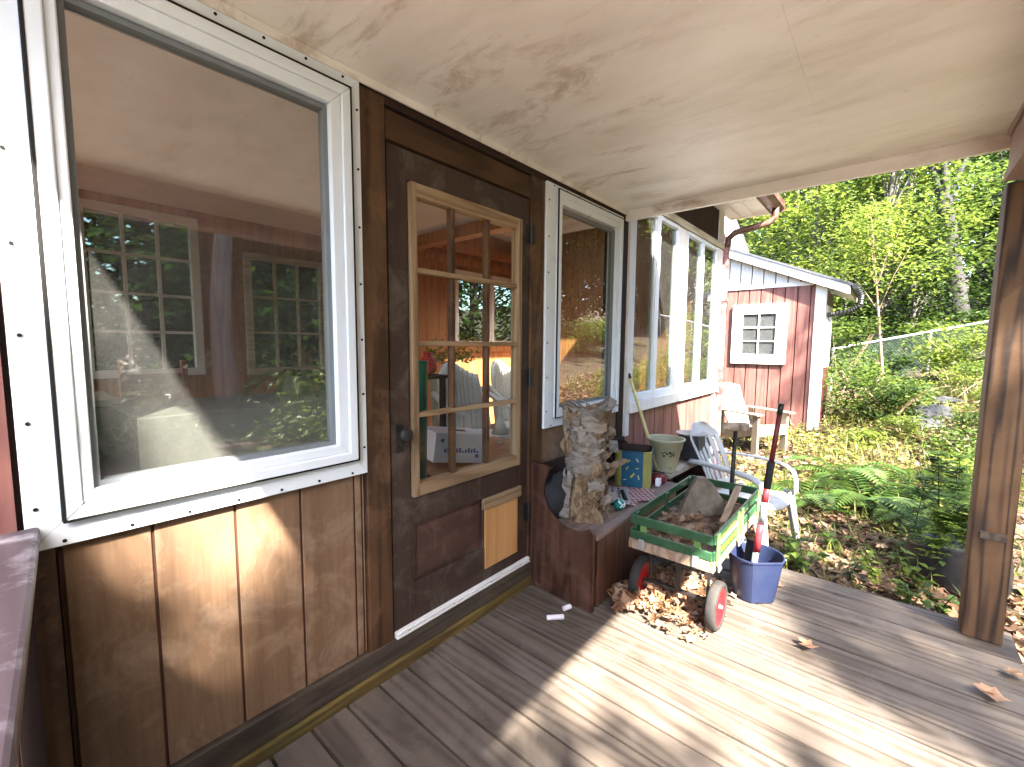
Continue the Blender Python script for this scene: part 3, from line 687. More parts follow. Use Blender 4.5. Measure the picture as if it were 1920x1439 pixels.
# birch log
log = thing('birch_log', (2.2,-.2,.41), 'tall rotten birch log with peeling white bark standing on the bench', 'log')
def rough_column(path, radii, n, amp, seed, a0=0, a1=2*pi, freq=9, ragged=0, close=True):
    v = []; f = []; m = len(path)
    for i, (c, r) in enumerate(zip(path, radii)):
        for k in range(n):
            t = a0 + (a1-a0)*k/(n if close else n-1)
            p = Vector((c[0]+cos(t)*r, c[1]+sin(t)*r, c[2]))
            d = mnoise.noise(Vector((p.x*freq+seed, p.y*freq, p.z*freq*.7)))*amp + mnoise.noise(Vector((p.x*freq*3+seed, p.y*freq*3, p.z*freq*2)))*amp*.5
            z = p.z
            if ragged and i >= m-2: z += (mnoise.noise(Vector((t*3, seed, 1)))+.3*mnoise.noise(Vector((t*11, seed, 5))))*ragged
            v.append((p.x+cos(t)*d, p.y+sin(t)*d, z))
    kk = n if close else n-1
    for i in range(m-1):
        for k in range(kk): f.append((i*n+k, i*n+(k+1)%n, (i+1)*n+(k+1)%n, (i+1)*n+k))
    return v, f
def spline(pts, m):
    out = []
    for i in range(m):
        t = i/(m-1)*(len(pts)-1); a = int(min(t, len(pts)-2)); u = t-a
        out.append(tuple(pts[a][j]*(1-u)+pts[a+1][j]*u for j in range(len(pts[0]))))
    return out
lp = spline([(2.17,-.25,.412,.118),(2.18,-.25,.55,.102),(2.19,-.235,.68,.092),(2.2,-.225,.80,.106),(2.2,-.22,.9,.112),(2.2,-.215,.985,.108),(2.2,-.21,1.03,.104)], 34)
v, f = rough_column([p[:3] for p in lp], [p[3] for p in lp], 60, .06, 3, ragged=.05)
core_ = MB(); core_.add(v, f)
# hollow top
nn = 60; base = len(v)-nn; cx_, cy_ = 2.2, -.21
rim2 = [(cx_+(p[0]-cx_)*.8, cy_+(p[1]-cy_)*.8, p[2]-.005) for p in v[base:]]; rim3 = [(cx_+(p[0]-cx_)*.7, cy_+(p[1]-cy_)*.7, p[2]-.12) for p in v[base:]]
o = len(core_.v); core_.add(v[base:]+rim2+rim3, [(k,(k+1)%nn,nn+(k+1)%nn,nn+k) for k in range(nn)]+[(nn+k,nn+(k+1)%nn,2*nn+(k+1)%nn,2*nn+k) for k in range(nn)]+[tuple(2*nn+k for k in range(nn))])
core_.build('rotten_core', M['rot'], log, smooth=True)
lb = spline([(2.19,-.24,.66,.112),(2.195,-.23,.8,.126),(2.2,-.22,.9,.132),(2.2,-.215,1.0,.128),(2.2,-.21,1.045,.124)], 24)
v, f = rough_column([p[:3] for p in lb], [p[3] for p in lb], 46, .02, 8, radians(112), radians(262), 9, .03, False)
for k in range(46): v[k] = (v[k][0], v[k][1], v[k][2] + .05*mnoise.noise(Vector((k*.45,0,2))))
bk = MB(); bk.add(v, f); bko = bk.build('bark', M['birch'], log, smooth=True)
sm_ = bko.modifiers.new('thick', 'SOLIDIFY'); sm_.thickness = .006
lb = spline([(2.1,-.21,.43,.095),(2.1,-.21,.52,.092),(2.11,-.21,.6,.085),(2.13,-.21,.68,.068)], 14)
v, f = rough_column([p[:3] for p in lb], [p[3] for p in lb], 36, .014, 15, radians(95), radians(200), 8, .05, False)
bk = MB(); bk.add(v, f); bko = bk.build('bark', M['birch'], log, smooth=True); bko.modifiers.new('thick', 'SOLIDIFY').thickness = .006
# curled bark on top, branch stub, torn flakes
st = MB()
pts = spline([(2.26,-.3,.64,.055),(2.31,-.33,.68,.045),(2.36,-.36,.7,.04),(2.385,-.375,.715,.025)], 12)
v, f = rough_column([(p[0], p[1], p[2]) for p in pts], [p[3] for p in pts], 18, .03, 22)
st.add(v, f + [tuple(range(len(v)-18, len(v)))]); st.build('branch_stub', M['rot'], log, smooth=True)
fk = MB(); r_ = R_(11)
for i in range(520):
    z = r_.uniform(.42,1.03); t = radians(r_.uniform(150, 380)); q = min(lp, key=lambda p: abs(p[2]-z)); rr_ = q[3]*r_.uniform(.98,1.12)
    p = Vector((q[0]+cos(t)*rr_, q[1]+sin(t)*rr_, z)); nrm = Vector((cos(t), sin(t), r_.uniform(-.3,.6)))
    d = Vector((r_.uniform(-.5,.5), r_.uniform(-.5,.5), r_.uniform(-1,.6))) + nrm*.5
    fk.leaf(p, d.normalized(), nrm, r_.uniform(.015,.06), r_.uniform(.008,.022))
tag(fk.build('torn_flake', [M['rot']], log), kind='stuff')
fl_ = MB(); r_ = R_(17)
for i in range(26):
    z = r_.uniform(.5,1.02); t0 = radians(r_.uniform(120, 300)); q = min(lp, key=lambda p: abs(p[2]-z)); w_ = r_.uniform(.12,.4); h_2 = r_.uniform(.02,.07); lift = r_.uniform(.012,.045)
    v = []; f = []
    for a in range(5):
        for b in range(4):
            u = a/4; t = t0+w_*u*2; rr_ = q[3]+.018+lift*u*u+.006*mnoise.noise(Vector((i*3.1,a,b))); v.append((q[0]+cos(t)*rr_, q[1]+sin(t)*rr_, z+h_2*(b/3-.5)*(1-.3*u)+.01*sin(a*2+i)))
    for a in range(4):
        for b in range(3): f.append((a*4+b,(a+1)*4+b,(a+1)*4+b+1,a*4+b+1))
    fl_.add(v, f)
tag(fl_.build('bark_curl', M['birch'], log, smooth=True), kind='stuff')
tp = MB()
for s_ in range(3):
    v = []; f = []
    for i in range(16):
        t = radians(140 + i*11 + s_*30); r1 = .1+.02*s_; 
        zz = 1.03+.03*sin(i*.6+s_)+.02*s_
        v += [(2.2+cos(t)*r1, -.21+sin(t)*r1, zz), (2.2+cos(t)*(r1+.045), -.21+sin(t)*(r1+.045), zz+.012-.03*s_*(i/16))]
    for i in range(15): f.append((2*i,2*i+1,2*i+3,2*i+2))
    tp.add(v, f)
t_ = tp.build('curled_bark', M['birch'], log, smooth=True); t_.modifiers.new('thick','SOLIDIFY').thickness = .005

# tin pail
tin = thing('tin_pail', (2.9,-.2,.41), 'blue tin pail with yellow stripes and small painted fish standing on the bench', 'pail')
def oct_ring(c, r, z, n=8, rot=pi/8): return [(c[0]+cos(rot+2*pi*k/n)*r, c[1]+sin(rot+2*pi*k/n)*r, z) for k in range(n)]
TC = (2.9,-.205); trot = radians(20)
tb = MB(); NB = 48
def tr(t):                       # rounded square section
    p = 5.0; return .125/((abs(cos(t))**p+abs(sin(t))**p)**(1/p))
def tpt(t, z, r=1): return (TC[0]+cos(t+trot)*tr(t)*r, TC[1]+sin(t+trot)*tr(t)*r, z)
zz_ = [.412,.418,.43,.66,.668,.672]; rr2 = [.95,.99,1,1,1.02,1.0]
for m_ in (0,1):
    for i in range(len(zz_)-1):
        for k in range(NB):
            t0, t1 = 2*pi*k/NB, 2*pi*(k+1)/NB
            mid = ((t0+t1)/2) % (pi/2); blue = 16 < math.degrees(mid) and False
            a = (math.degrees((t0+t1)/2)+45) % 90 - 45     # angle from face centre
            blue = abs(a) < 29
            if blue == (m_ == 0):
                tb.m = m_; tb.add([tpt(t0,zz_[i],rr2[i]),tpt(t1,zz_[i],rr2[i]),tpt(t1,zz_[i+1],rr2[i+1]),tpt(t0,zz_[i+1],rr2[i+1])], [(0,1,2,3)])
tb.build('body', [M['tin_blue'], M['tin_yellow']], tin)
ti = MB(); v = []; f = []
for i, (z, r) in enumerate(((.672,1.0),(.672,.97),(.55,.95))):
    for k in range(NB): v.append(tpt(2*pi*k/NB, z, r))
for i in range(2):
    for k in range(NB): f.append((i*NB+k,i*NB+(k+1)%NB,(i+1)*NB+(k+1)%NB,(i+1)*NB+k))
f.append(tuple(2*NB+k for k in range(NB))); ti.add(v, f); ti.build('rim', M['tin_dark'], tin)
# fish motifs on the blue faces
fm = MB(); r_ = R_(4)
for face in (2,3):
    t = face*pi/2
    ctr = Vector((TC[0]+cos(t+trot)*.1265, TC[1]+sin(t+trot)*.1265, 0)); tan = Vector((-sin(t+trot), cos(t+trot), 0)); nr = Vector((cos(t+trot), sin(t+trot), 0))
    for (u, z, an, s, mi_) in ((-.03,.60,.6,1,0),(.035,.61,2.2,.9,1),(-.035,.55,1.0,.9,0),(.0,.50,.9,1.3,0),(.045,.49,1.8,1,1),(-.05,.47,.3,.7,1),(.03,.555,.1,.7,0)):
        fm.m = mi_
        dx = tan*cos(an)+Vector((0,0,sin(an))); dy = nr.cross(dx)
        c = ctr + tan*u + Vector((0,0,z))
        L = .014*s; Wd = .0055*s
        fm.add([c-dx*L, c-dx*L*.2+dy*Wd, c+dx*L*.6+dy*Wd*.5, c+dx*L*1.4+dy*Wd*1.2, c+dx*L*1.2, c+dx*L*1.4-dy*Wd*1.2, c+dx*L*.6-dy*Wd*.5, c-dx*L*.2-dy*Wd], [tuple(range(8))])
fm.build('painted_fish', [M['fish_a'], M['fish_b']], tin)
hb_ = thing('wooden_tool', (2.78,-.1,.68), 'curved grey wooden tool handle lying behind the blue tin', 'tool')
h_ = MB(); h_.bar((2.72,-.14,.665),(2.86,-.06,.70),.06,.022); h_.build('grip', M['plank'], hb_, bevel=.006)
h_ = MB(); h_.tube([(2.86,-.06,.70),(2.93,-.05,.705),(2.99,-.07,.69),(3.02,-.1,.66)], [.014,.013,.012,.008], 10); h_.build('curved_end', M['darkbrown'], hb_, smooth=True)

# broom leaning on the window bank
br = thing('broom', (3.15,-.3,.41), 'broom with a long yellow pole leaning in the corner behind the blue tin', 'broom')
b_ = MB(); b_.tube([(3.152,-.30,.425),(3.154,-.035,1.14)], .0125, 12); b_.build('pole', M['pole'], br, smooth=True)
b_ = MB(); b_.tube([(3.154,-.036,1.138),(3.155,-.022,1.175)], .0135, 12); b_.build('cap', M['black'], br, smooth=True)
gw = thing('garden_stake', (3.2,-.3,.45), 'thin green wire stake with leafy twine beside the yellow pole', 'stake')
g_ = MB(); g_.tube([(3.13,-.23,.60),(3.22,-.31,.53),(3.25,-.33,.5)], .004, 6); g_.tube([(3.13,-.23,.60),(3.14,-.24,.45)], .004, 6); g_.build('wire', M['greenwire'], gw)
g_ = MB(); r_ = R_(6)
for i in range(60):
    c = Vector((3.2,-.31,.49)) + Vector((r_.gauss(0,.025), r_.gauss(0,.02), r_.gauss(0,.025)))
    g_.leaf(c, Vector((r_.uniform(-1,1),r_.uniform(-1,1),r_.uniform(-1,1))).normalized(), (0,0,1), .03, .014)
g_.build('leaf', M['leaf_d'], gw)

# clutter on the bench seat
tr1 = thing('garden_tray', (2.62,-.32,.41), 'dark perforated garden tray lying on a checked cloth on the bench', 'tray')
t1 = MB(); t1.bar((2.42,-.33,.432),(2.66,-.20,.44),.15,.012); 
t1.build('tray_top', M['saucer'], tr1, bevel=.004)
t1 = MB()
for i in range(5):
    for j in range(2):
        c = Vector((2.46+.04*i-.018*j, -.31+.022*i-.01+.035*j, .444+.0014*i)); t1.tube([c, c+Vector((0,0,.0015))], .009, 8)
t1.build('tray_hole', M['hole'], tr1)
cl1 = MB(); v = []; f = []; nx_, ny_ = 14, 10
for i in range(nx_):
    for j in range(ny_):
        x = 2.47+.36*i/(nx_-1); y = -.44+.30*j/(ny_-1); v.append((x, y+.04*sin(i*.7), .414+.012*mnoise.noise(Vector((x*14,y*14,0)))+.008))
for i in range(nx_-1):
    for j in range(ny_-1): f.append((i*ny_+j,(i+1)*ny_+j,(i+1)*ny_+j+1,i*ny_+j+1))
cl1.add(v, f); o = cl1.build('checked_cloth', M['check'], smooth=True); tag(o, 'red and white checked cloth crumpled on the bench below the tin', 'cloth')
tt = thing('twine_ball', (2.37,-.36,.45), 'round teal and white ball on the bench beside the log', 'ball')
t2 = MB(); t2.lathe((2.37,-.365,.445), [(0.0,-.033),(.018,-.029),(.03,-.016),(.034,0),(.03,.016),(.018,.029),(0,.033)], 20); t2.build('ball', M['teal'], tt, smooth=True)
t2 = MB(); r_ = R_(9)
for i in range(16):
    d = Vector((r_.uniform(-1,1), r_.uniform(-1,.2), r_.uniform(-.2,1))).normalized(); c = Vector((2.37,-.365,.445))+d*.0335
    a = d.orthogonal().normalized(); b = d.cross(a); t2.obox(c, a*.016, b*.006, d*.003)
t2.build('white_spot', M['paper'], tt)
tk = thing('trowel', (2.5,-.37,.42), 'small dark hand tool lying at the front of the bench', 'tool')
t3 = MB(); t3.tube([(2.47,-.36,.44),(2.6,-.27,.445)], .014, 10); t3.build('handle', M['black'], tk, smooth=True)
t3 = MB(); t3.bar((2.43,-.39,.436),(2.48,-.355,.438),.03,.006); t3.build('blade', M['steel'], tk)
rdk = thing('red_lantern', (3.0,-.38,.41), 'small dark red glazed pot with a wire rim next to the broom', 'pot')
t4 = MB(); t4.lathe((3.02,-.34,.412), [(.03,0),(.05,.01),(.058,.03),(.052,.055),(.04,.07),(.036,.074)], 24); t4.build('body', M['darkredpaint'], rdk, smooth=True)
t4 = MB(); pts = [(3.07+.075*cos(a), -.33+.06*sin(a), .45+.05*sin(a*.5)) for a in [i*pi/10 for i in range(14)]]; t4.tube(pts, .005, 8); t4.build('wire_rim', M['black'], rdk)
t4 = MB(); t4.bar((2.93,-.37,.44),(2.985,-.36,.445),.03,.045); t4.build('white_label', M['paper'], rdk)

# plank shelf beyond the porch corner with pots
sh = thing('plank_bench', (3.6,-.25,-.1), 'low bench of weathered grey planks outside the porch under the windows', 'bench')
p_ = MB(); p_.prism([(3.19,-.02 if False else -.06,.42),(3.125,-.375,.42),(4.05,-.42,.42),(4.12,-.07,.42)], (0,0,.032)); p_.build('top_plank', M['plank'], sh, bevel=.003)
p_ = MB(); p_.box(3.2,3.235,-.36,-.08,gz(3.2,-.2)-.02,.42); p_.build('leg', M['darkbrown'], sh); 
p_ = MB(); p_.box(3.98,4.015,-.38,-.09,gz(4,-.2)-.02,.42); p_.build('leg', M['darkbrown'], sh)
p_ = MB(); p_.box(3.2,4.0,-.1,-.08,.0,.42); p_.build('back_board', M['darkbrown'], sh)
pot = thing('flower_pot', (3.22,-.31,.452), 'large cream flower pot with a dark flower motif standing on the weathered plank', 'flower pot')
PC = (3.23,-.30,.453)
q = MB(); q.lathe(PC, [(0,.0),(.082,0),(.086,.012),(.083,.018),(.087,.03),(.112,.17),(.118,.172),(.128,.232),(.138,.236),(.14,.25),(.131,.252),(.124,.24),(.108,.15),(.085,.03),(0,.03)], 40); q.build('pot_body', M['pot'], pot, smooth=True)
q = MB(); 
for (da, z, s) in ((-14,.155,.8),(-9,.163,.7),(-4,.152,1),(-11,.135,1.1),(3,.16,1.2),(8,.15,.9),(5,.135,1),(12,.162,.7),(13,.14,1)):
    t = radians(214+da*1.6); rr_ = .087+(z-.03)/.14*.025+.0012; c = Vector((PC[0]+cos(t)*rr_, PC[1]+sin(t)*rr_, PC[2]+z)); nr = Vector((cos(t), sin(t), -.17)).normalized(); a = Vector((-sin(t), cos(t), 0)); b = nr.cross(a)
    q.add([c+(a*cos(k*pi/3)+b*sin(k*pi/3))*.0085*s for k in range(6)], [tuple(range(6))])
q.build('flower_motif', M['pot_leaf'], pot)
bp = thing('nursery_pot', (3.72,-.34,.452), 'square black nursery pot turned upside down under a dusty saucer behind the cream pot', 'pot')
q = MB()
def sq(c, r, z, n=4): return [(c[0]+sx*r, c[1]+sy*r, z) for sx, sy in ((-1,-1),(1,-1),(1,1),(-1,1))]
v = sq((3.72,-.33),.105,.453)+sq((3.72,-.33),.105,.475)+sq((3.72,-.33),.098,.475)+sq((3.72,-.33),.08,.655)
q.add(v, [(i*4+k,i*4+(k+1)%4,(i+1)*4+(k+1)%4,(i+1)*4+k) for i in range(3) for k in range(4)]+[(12,13,14,15)]); q.build('pot_body', M['blackpot'], bp, bevel=.008)
q = MB(); q.lathe((3.72,-.33,.656), [(0,0),(.1,0),(.125,.012),(.128,.016),(.118,.016),(.1,.008),(0,.008)], 32); q.build('saucer', M['saucer'], bp, smooth=True)
gp = thing('green_pot', (3.98,-.36,.452), 'small grey green pot with a sprouting plant at the far end of the plank', 'pot')
q = MB(); q.lathe((3.97,-.33,.453), [(0,0),(.065,0),(.085,.13),(.092,.135),(.092,.155),(.084,.155),(.08,.13),(0,.12)], 28); q.build('pot_body', M['greypot'], gp, smooth=True)
q = MB(); r_ = R_(2)
for i in range(50): q.leaf(Vector((3.97+r_.gauss(0,.04),-.35+r_.gauss(0,.03),.59+r_.uniform(-.03,.04))), Vector((r_.uniform(-1,1),r_.uniform(-1,1),r_.uniform(-.4,.8))).normalized(), (0,0,1), .05, .02)
q.build('sprout', M['leaf_d'], gp)
fb = thing('seed_bag', (3.75,-.5,.0), 'crumpled paper bag printed red and peach under the end of the plank', 'bag')
q = MB(); v = []; f = []
for i in range(8):
    for j in range(8):
        x = 3.98+.16*i/7; z = gz(4,-.4)+.02+.42*j/7; v.append((x, -.44+.05*mnoise.noise(Vector((i*.8,j*.7,3)))-.04*sin(pi*i/7), z))
for i in range(7):
    for j in range(7): f.append((i*8+j,(i+1)*8+j,(i+1)*8+j+1,i*8+j+1))
q.add(v, f); q.add([(p[0],p[1]+.07,p[2]) for p in v], [tuple(reversed(x)) for x in f]); q.build('bag', paint('printed_paper', (.55,.33,.24), .6, (.45,.04,.05), .8, 14), fb, smooth=True)

# green wagon
wag = thing('garden_wagon', (2.55,-.78,0), 'green slatted wooden garden wagon with red wheels standing on the sunny deck', 'wagon')
x0, x1, ya, yb, zb, zt = 2.1,3.0,-.972,-.575,.345,.522
q = MB(); q.box(x0,x1,ya,yb,zb+.035,zb+.05); q.build('floor', M['wwood'], wag)
q = MB(); q.box(x0-.012,x1+.012,ya-.012,ya+.006,zb,zb+.05); q.box(x0-.012,x1+.012,yb-.006,yb+.012,zb,zb+.05); q.box(x0-.014,x0+.004,ya+.006,yb-.006,zb,zb+.05); q.box(x1-.004,x1+.014,ya+.006,yb-.006,zb,zb+.05)
q.build('base_frame', M['wwood'], wag, bevel=.003)
for nm, za, zc in (('low',zb+.053,zb+.096),('top',zt-.046,zt)):
    for side in range(4):
        q = MB()
        if side == 0: q.box(x0-.012,x0,ya-.002,yb+.002,za,zc)
        if side == 1: q.box(x1,x1+.012,ya-.002,yb+.002,za,zc)
        if side == 2: q.box(x0,x1,yb,yb+.012,za,zc)
        if side == 3: q.box(x0,x1,ya-.012,ya,za,zc)
        q.build('slat', M['wgreen'], wag, bevel=.003)
q = MB(); q.box(x0+.06,x0+.36,ya-.017,ya-.0125,zb+.055,zt-.004); q.build('side_panel', M['wgreen'], wag)
q = MB(); r_ = R_(12)
for zc in (zt-.035, zb+.085):
    for i in range(13):
        x = x0+.085+.019*i; h = r_.uniform(.012,.026); q.prism([(x,ya-.0185,zc-h/2),(x+.008,ya-.0185,zc-h/2+.002),(x+.015,ya-.0185,zc+h/2),(x+.004,ya-.0185,zc+h/2)], (0,.0012,0))
        if i % 3 == 0: q.prism([(x,ya-.0185,zc-.003),(x+.024,ya-.0185,zc-.001),(x+.024,ya-.0185,zc+.004),(x,ya-.0185,zc+.003)], (0,.0012,0))
q.build('yellow_decal', M['yellow'], wag)
q = MB()
for zc in (zb+.118,zb+.128,zb+.137): q.box(x0+.07,x0+.35,ya-.0182,ya-.0172,zc,zc+.004)
q.build('decal_stripe', M['pale_decal'], wag)
for x in (x0+.03, x0+.385, x0+.46, x1-.05):
    q = MB(); q.box(x-.019,x+.019,ya-.022,ya-.0125,zb+.03,zt+.004); q.build('stake', M['wgreen_light'], wag, bevel=.003)
for x in (x0+.05, x0+.45, x1-.05):
    q = MB(); q.box(x-.019,x+.019,yb-.012,yb-.001,zb+.05,zt-.002); q.build('stake', M['wgreen'], wag, bevel=.003)
for y in (ya+.07, yb-.06):
    q = MB(); q.box(x0+.001,x0+.011,y-.017,y+.017,zb+.05,zt-.01); q.build('stake', M['wgreen_light'], wag, bevel=.003)
    q = MB(); q.box(x0-.022,x0-.015,y-.014,y+.014,zb+.008,zb+.062); q.build('bracket', M['steel'], wag, bevel=.002)
for x in (x0+.03,x0+.46,x0+.385):
    q = MB(); q.box(x-.014,x+.014,ya-.03,ya-.0225,zb-.0,zb+.055); q.tube([(x,ya-.03,zb+.02),(x,ya-.036,zb+.02)],.008,8); q.build('bracket', M['steel'], wag, bevel=.002)
for x in (2.235, 2.86):
    q = MB(); q.tube([(x,-.985,.118),(x,-.555,.118)], .008, 10); q.build('axle', M['black'], wag)
    q = MB(); q.box(x-.012,x+.012,-.79,-.765,.118,zb); q.bar((x,-.93,.125),(x,-.62,.125),.022,.014); q.bar((x,-.92,.13),(x,-.93,zb),.012,.012); q.bar((x,-.63,.13),(x,-.62,zb),.012,.012); q.build('axle_mount', M['black'], wag)
    for y, s in ((-.965,-1),(-.575,1)):
        wv = MB(); n = 40; v = []; f = []
        pr_ = [(.09,-.021),(.098,-.025),(.112,-.023),(.117,-.014),(.118,0),(.117,.014),(.112,.023),(.098,.025),(.09,.021)]
        for r, dy in pr_:
            for k in range(n): v.append((x+cos(2*pi*k/n)*r, y+dy, .118+sin(2*pi*k/n)*r))
        m = len(pr_)
        for i in range(m):
            for k in range(n): f.append((i*n+k, i*n+(k+1)%n, ((i+1)%m)*n+(k+1)%n, ((i+1)%m)*n+k))
        wv.add(v, f); we = wv.build('wheel', M['rubber'], wag, smooth=True)
        rm = MB(); v = []; f = []
        pr_ = [(0,.014),(.02,.016),(.03,.008),(.062,.008),(.076,.016),(.092,.021),(.092,-.019),(0,-.012)]
        for r, dy in pr_:
            for k in range(n): v.append((x+cos(2*pi*k/n)*r, y+dy*s, .118+sin(2*pi*k/n)*r))
        for i in range(len(pr_)-1):
            for k in range(n): f.append((i*n+k, i*n+(k+1)%n, (i+1)*n+(k+1)%n, (i+1)*n+k))
        rm.add(v, f); rm.build('rim', M['redrim'], we, smooth=False)
        hc = MB(); hc.tube([(x,y+s*.012,.118),(x,y+s*.03,.118)], [.012,.008], 12); hc.build('axle_cap', M['steel'], we)
q = MB(); q.tube([(3.06,-.81,.36),(3.05,-.812,.52),(3.05,-.818,.85)], .013, 10); hd_ = q.build('handle', M['black'], wag, smooth=True)
q = MB(); q.tube([(3.05,-.745,.872),(3.05,-.76,.872),(3.05,-.88,.884),(3.05,-.892,.885)], [.024,.028,.028,.024], 14); q.build('grip', paint('worn_foam_grip', (.5,.4,.3), .8, (.06,.03,.02), .9, 22), hd_, smooth=True)

# split log in the wagon
sl_ = MB(); out = [(2.50,-.665,.40),(2.53,-.685,.47),(2.57,-.70,.54),(2.61,-.715,.595),(2.635,-.735,.618),(2.67,-.765,.612),(2.71,-.805,.565),(2.73,-.845,.49),(2.72,-.875,.40)]
sl_.prism(out, (.055,.03,.0)); o = sl_.build('split_log', M['slab'], bevel=.006); tag(o, 'split log with a grey sawn face standing in the green wagon', 'log')
lt = MB(); lt.bar((2.42,-.93,.47),(2.84,-.90,.555),.035,.015); o = lt.build('lath', M['raw_pine_x'], bevel=.002); tag(o, 'pale broken lath lying across the wagon', 'stick')
lt = MB(); lt.bar((2.3,-.945,.43),(2.62,-.9,.50),.02,.012); o = lt.build('lath', M['wwood'], bevel=.002); tag(o, 'thin stick lying inside the front of the wagon', 'stick')

# curled dead leaves
def curl_leaf(mb, c, yaw, size, r, curl=.5, tilt=.5):
    n = 5; w_ = [0,.55,1,.85,.45,0]; rm = Matrix.Rotation(yaw, 3, 'Z') @ Matrix.Rotation(r.uniform(-tilt,tilt), 3, 'X') @ Matrix.Rotation(r.uniform(-tilt,tilt), 3, 'Y')
    v = []; f = []
    for i in range(n+1):
        u = i/n; ww = w_[i]*size*.32*(1+.35*(-1)**i)
        z = curl*size*(u-.5)**2
        for s_ in (-1,0,1): v.append(Vector(c) + rm @ Vector(((u-.5)*size, s_*ww, z + curl*.5*abs(s_)*ww)))
    for i in range(n):
        for j in range(2): f.append((i*3+j,(i+1)*3+j,(i+1)*3+j+1,i*3+j+1))
    mb.add(v, f)
lw = MB(); r_ = R_(21)
for i in range(190):
    curl_leaf(lw, (r_.uniform(2.12,2.97), r_.uniform(-.95,-.59), zb+.055+r_.random()*.02), r_.uniform(0,6.28), r_.uniform(.04,.085), r_, .6, .8)
o = lw.build('leaf_litter', M['litter'], smooth=True); tag(o, 'dead brown leaves filling the bottom of the wagon', 'leaves', kind='stuff')
lq = MB(); r_ = R_(22)
for i in range(850):
    x = r_.gauss(2.3,.2); y = r_.gauss(-.67,.16)
    if x < 2.02 or x > 3.0 or y > -.47 or y < -.97: continue
    h = max(0, .11 - .35*math.hypot((x-2.25)*.8, y+.62))
    curl_leaf(lq, (x, y, .012+h*r_.random()**.6), r_.uniform(0,6.28), r_.uniform(.025,.075), r_, .6, .9)
for i in range(22): curl_leaf(lq, (r_.uniform(2.04,2.16), r_.uniform(-.6,-.48), .03+.05*r_.random()), r_.uniform(0,6.28), .11, r_, .7, 1.1)
o = lq.build('leaf_pile', M['litter_bright'], smooth=True); tag(o, 'heap of dry orange brown leaves on the deck beneath the wagon', 'leaves', kind='stuff')
for i, (x, y, s, lb_) in enumerate(((2.347,-1.338,.1,'curled pinkish brown leaf in the middle of the sunny deck'),(2.49,-1.93,.11,'dry brown leaf at the right edge of the deck below the post'),(2.71,-2.03,.085,'pale leaf at the deck edge right of the post foot'),(2.93,-1.09,.06,'small orange leaf on the deck right of the blue bucket'),(2.86,-1.14,.05,'narrow dark leaf on the deck behind the blue bucket'),(2.02,-.06,.09,'crumpled dark leaf in the corner by the door post'),(1.95,-.09,.07,'dark dead leaf lying against the sill by the bench'))):
    q = MB(); curl_leaf(q, (x,y,.02), 1.1*i+.4, s, R_(i+40), .5, .25); curl_leaf(q, (x+.012,y+.01,.024), 1.1*i+1.2, s*.7, R_(i+60), .6, .3)
    o = q.build('dry_leaf', M['litter_bright'] if i < 5 else M['litter'], smooth=True); tag(o, lb_, 'leaf')
for (a, b, lb_) in (((1.735,-.30,.013),(1.80,-.36,.013),'short pale wooden peg lying on the shaded deck'),((1.855,-.32,.012),(1.9,-.335,.012),'pale stick poking out by the foot of the bench')):
    q = MB(); q.tube([a,b],.0125,10); o = q.build('wooden_peg', M['paper'], smooth=False, bevel=.002); tag(o, lb_, 'peg')

# blue bucket and telescopic brush
bk_ = thing('bucket', (2.68,-1.04,0), 'blue plastic bucket with a wire bail beside the wagon', 'bucket')
def bucket_ring(r, z, n=48):
    out = []
    for k in range(n):
        t = 2*pi*k/n; d = (t - radians(222) + pi) % (2*pi) - pi
        rr_ = r*(1 - .0) ; 
        if abs(d) < radians(33): rr_ = r*cos(radians(33))/cos(d)      # flat facet towards the spout
        out.append((2.68+cos(t)*rr_, -1.04+sin(t)*rr_, z))
    return out
q = MB(); rings = [(.100,.002),(.104,.01),(.136,.235),(.142,.238),(.142,.25),(.135,.25),(.131,.235),(.10,.02)]
v = []; f = []; n = 48
for r, z in rings: v += bucket_ring(r, z)
for i in range(len(rings)-1):
    for k in range(n): f.append((i*n+k,i*n+(k+1)%n,(i+1)*n+(k+1)%n,(i+1)*n+k))
f.append(tuple(range(n-1,-1,-1))); f.append(tuple((len(rings)-1)*n+k for k in range(n))); q.add(v, f); q.build('body', M['bluebucket'], bk_, smooth=False, bevel=.002)
q = MB(); pts = [(2.68+.146*cos(a), -1.04+.146*sin(a), .238-.05*sin((a-radians(-75))/pi*pi)) for a in [radians(-75+180*i/16) for i in range(17)]]
q.tube(pts, .0035, 8); q.build('bail', M['steel'], bk_, smooth=True)
bs_ = thing('telescopic_brush', (2.7,-1.05,.02), 'red silver and black telescopic pole standing in the blue bucket', 'tool')
A = Vector((2.70,-1.02,.05)); B = Vector((2.66,-1.122,1.095)); 
def seg(name, t0, t1, r, m, n=14):
    q = MB(); q.tube([A.lerp(B,t0), A.lerp(B,t1)], r, n); return q.build(name, M[m], bs_, smooth=True)
seg('tip', .944, 1.0, .0135, 'black'); seg('pole', .694, .944, .0125, 'darkredpaint'); seg('foam_grip', .553, .694, .0185, 'foam'); seg('pole', .475, .553, .0165, 'redpaint')
seg('pole', .35, .475, .0168, 'silver'); seg('pole', .194, .35, .018, 'redpaint'); seg('pole', .02, .194, .016, 'silver')
q = MB(); q.obox(A.lerp(B,.14)+Vector((.025,.03,0)), (.012,.05,0), (-.03,.008,0), Vector(B-A).normalized()*.22); q.build('brush_head', M['black'], bs_, bevel=.004)

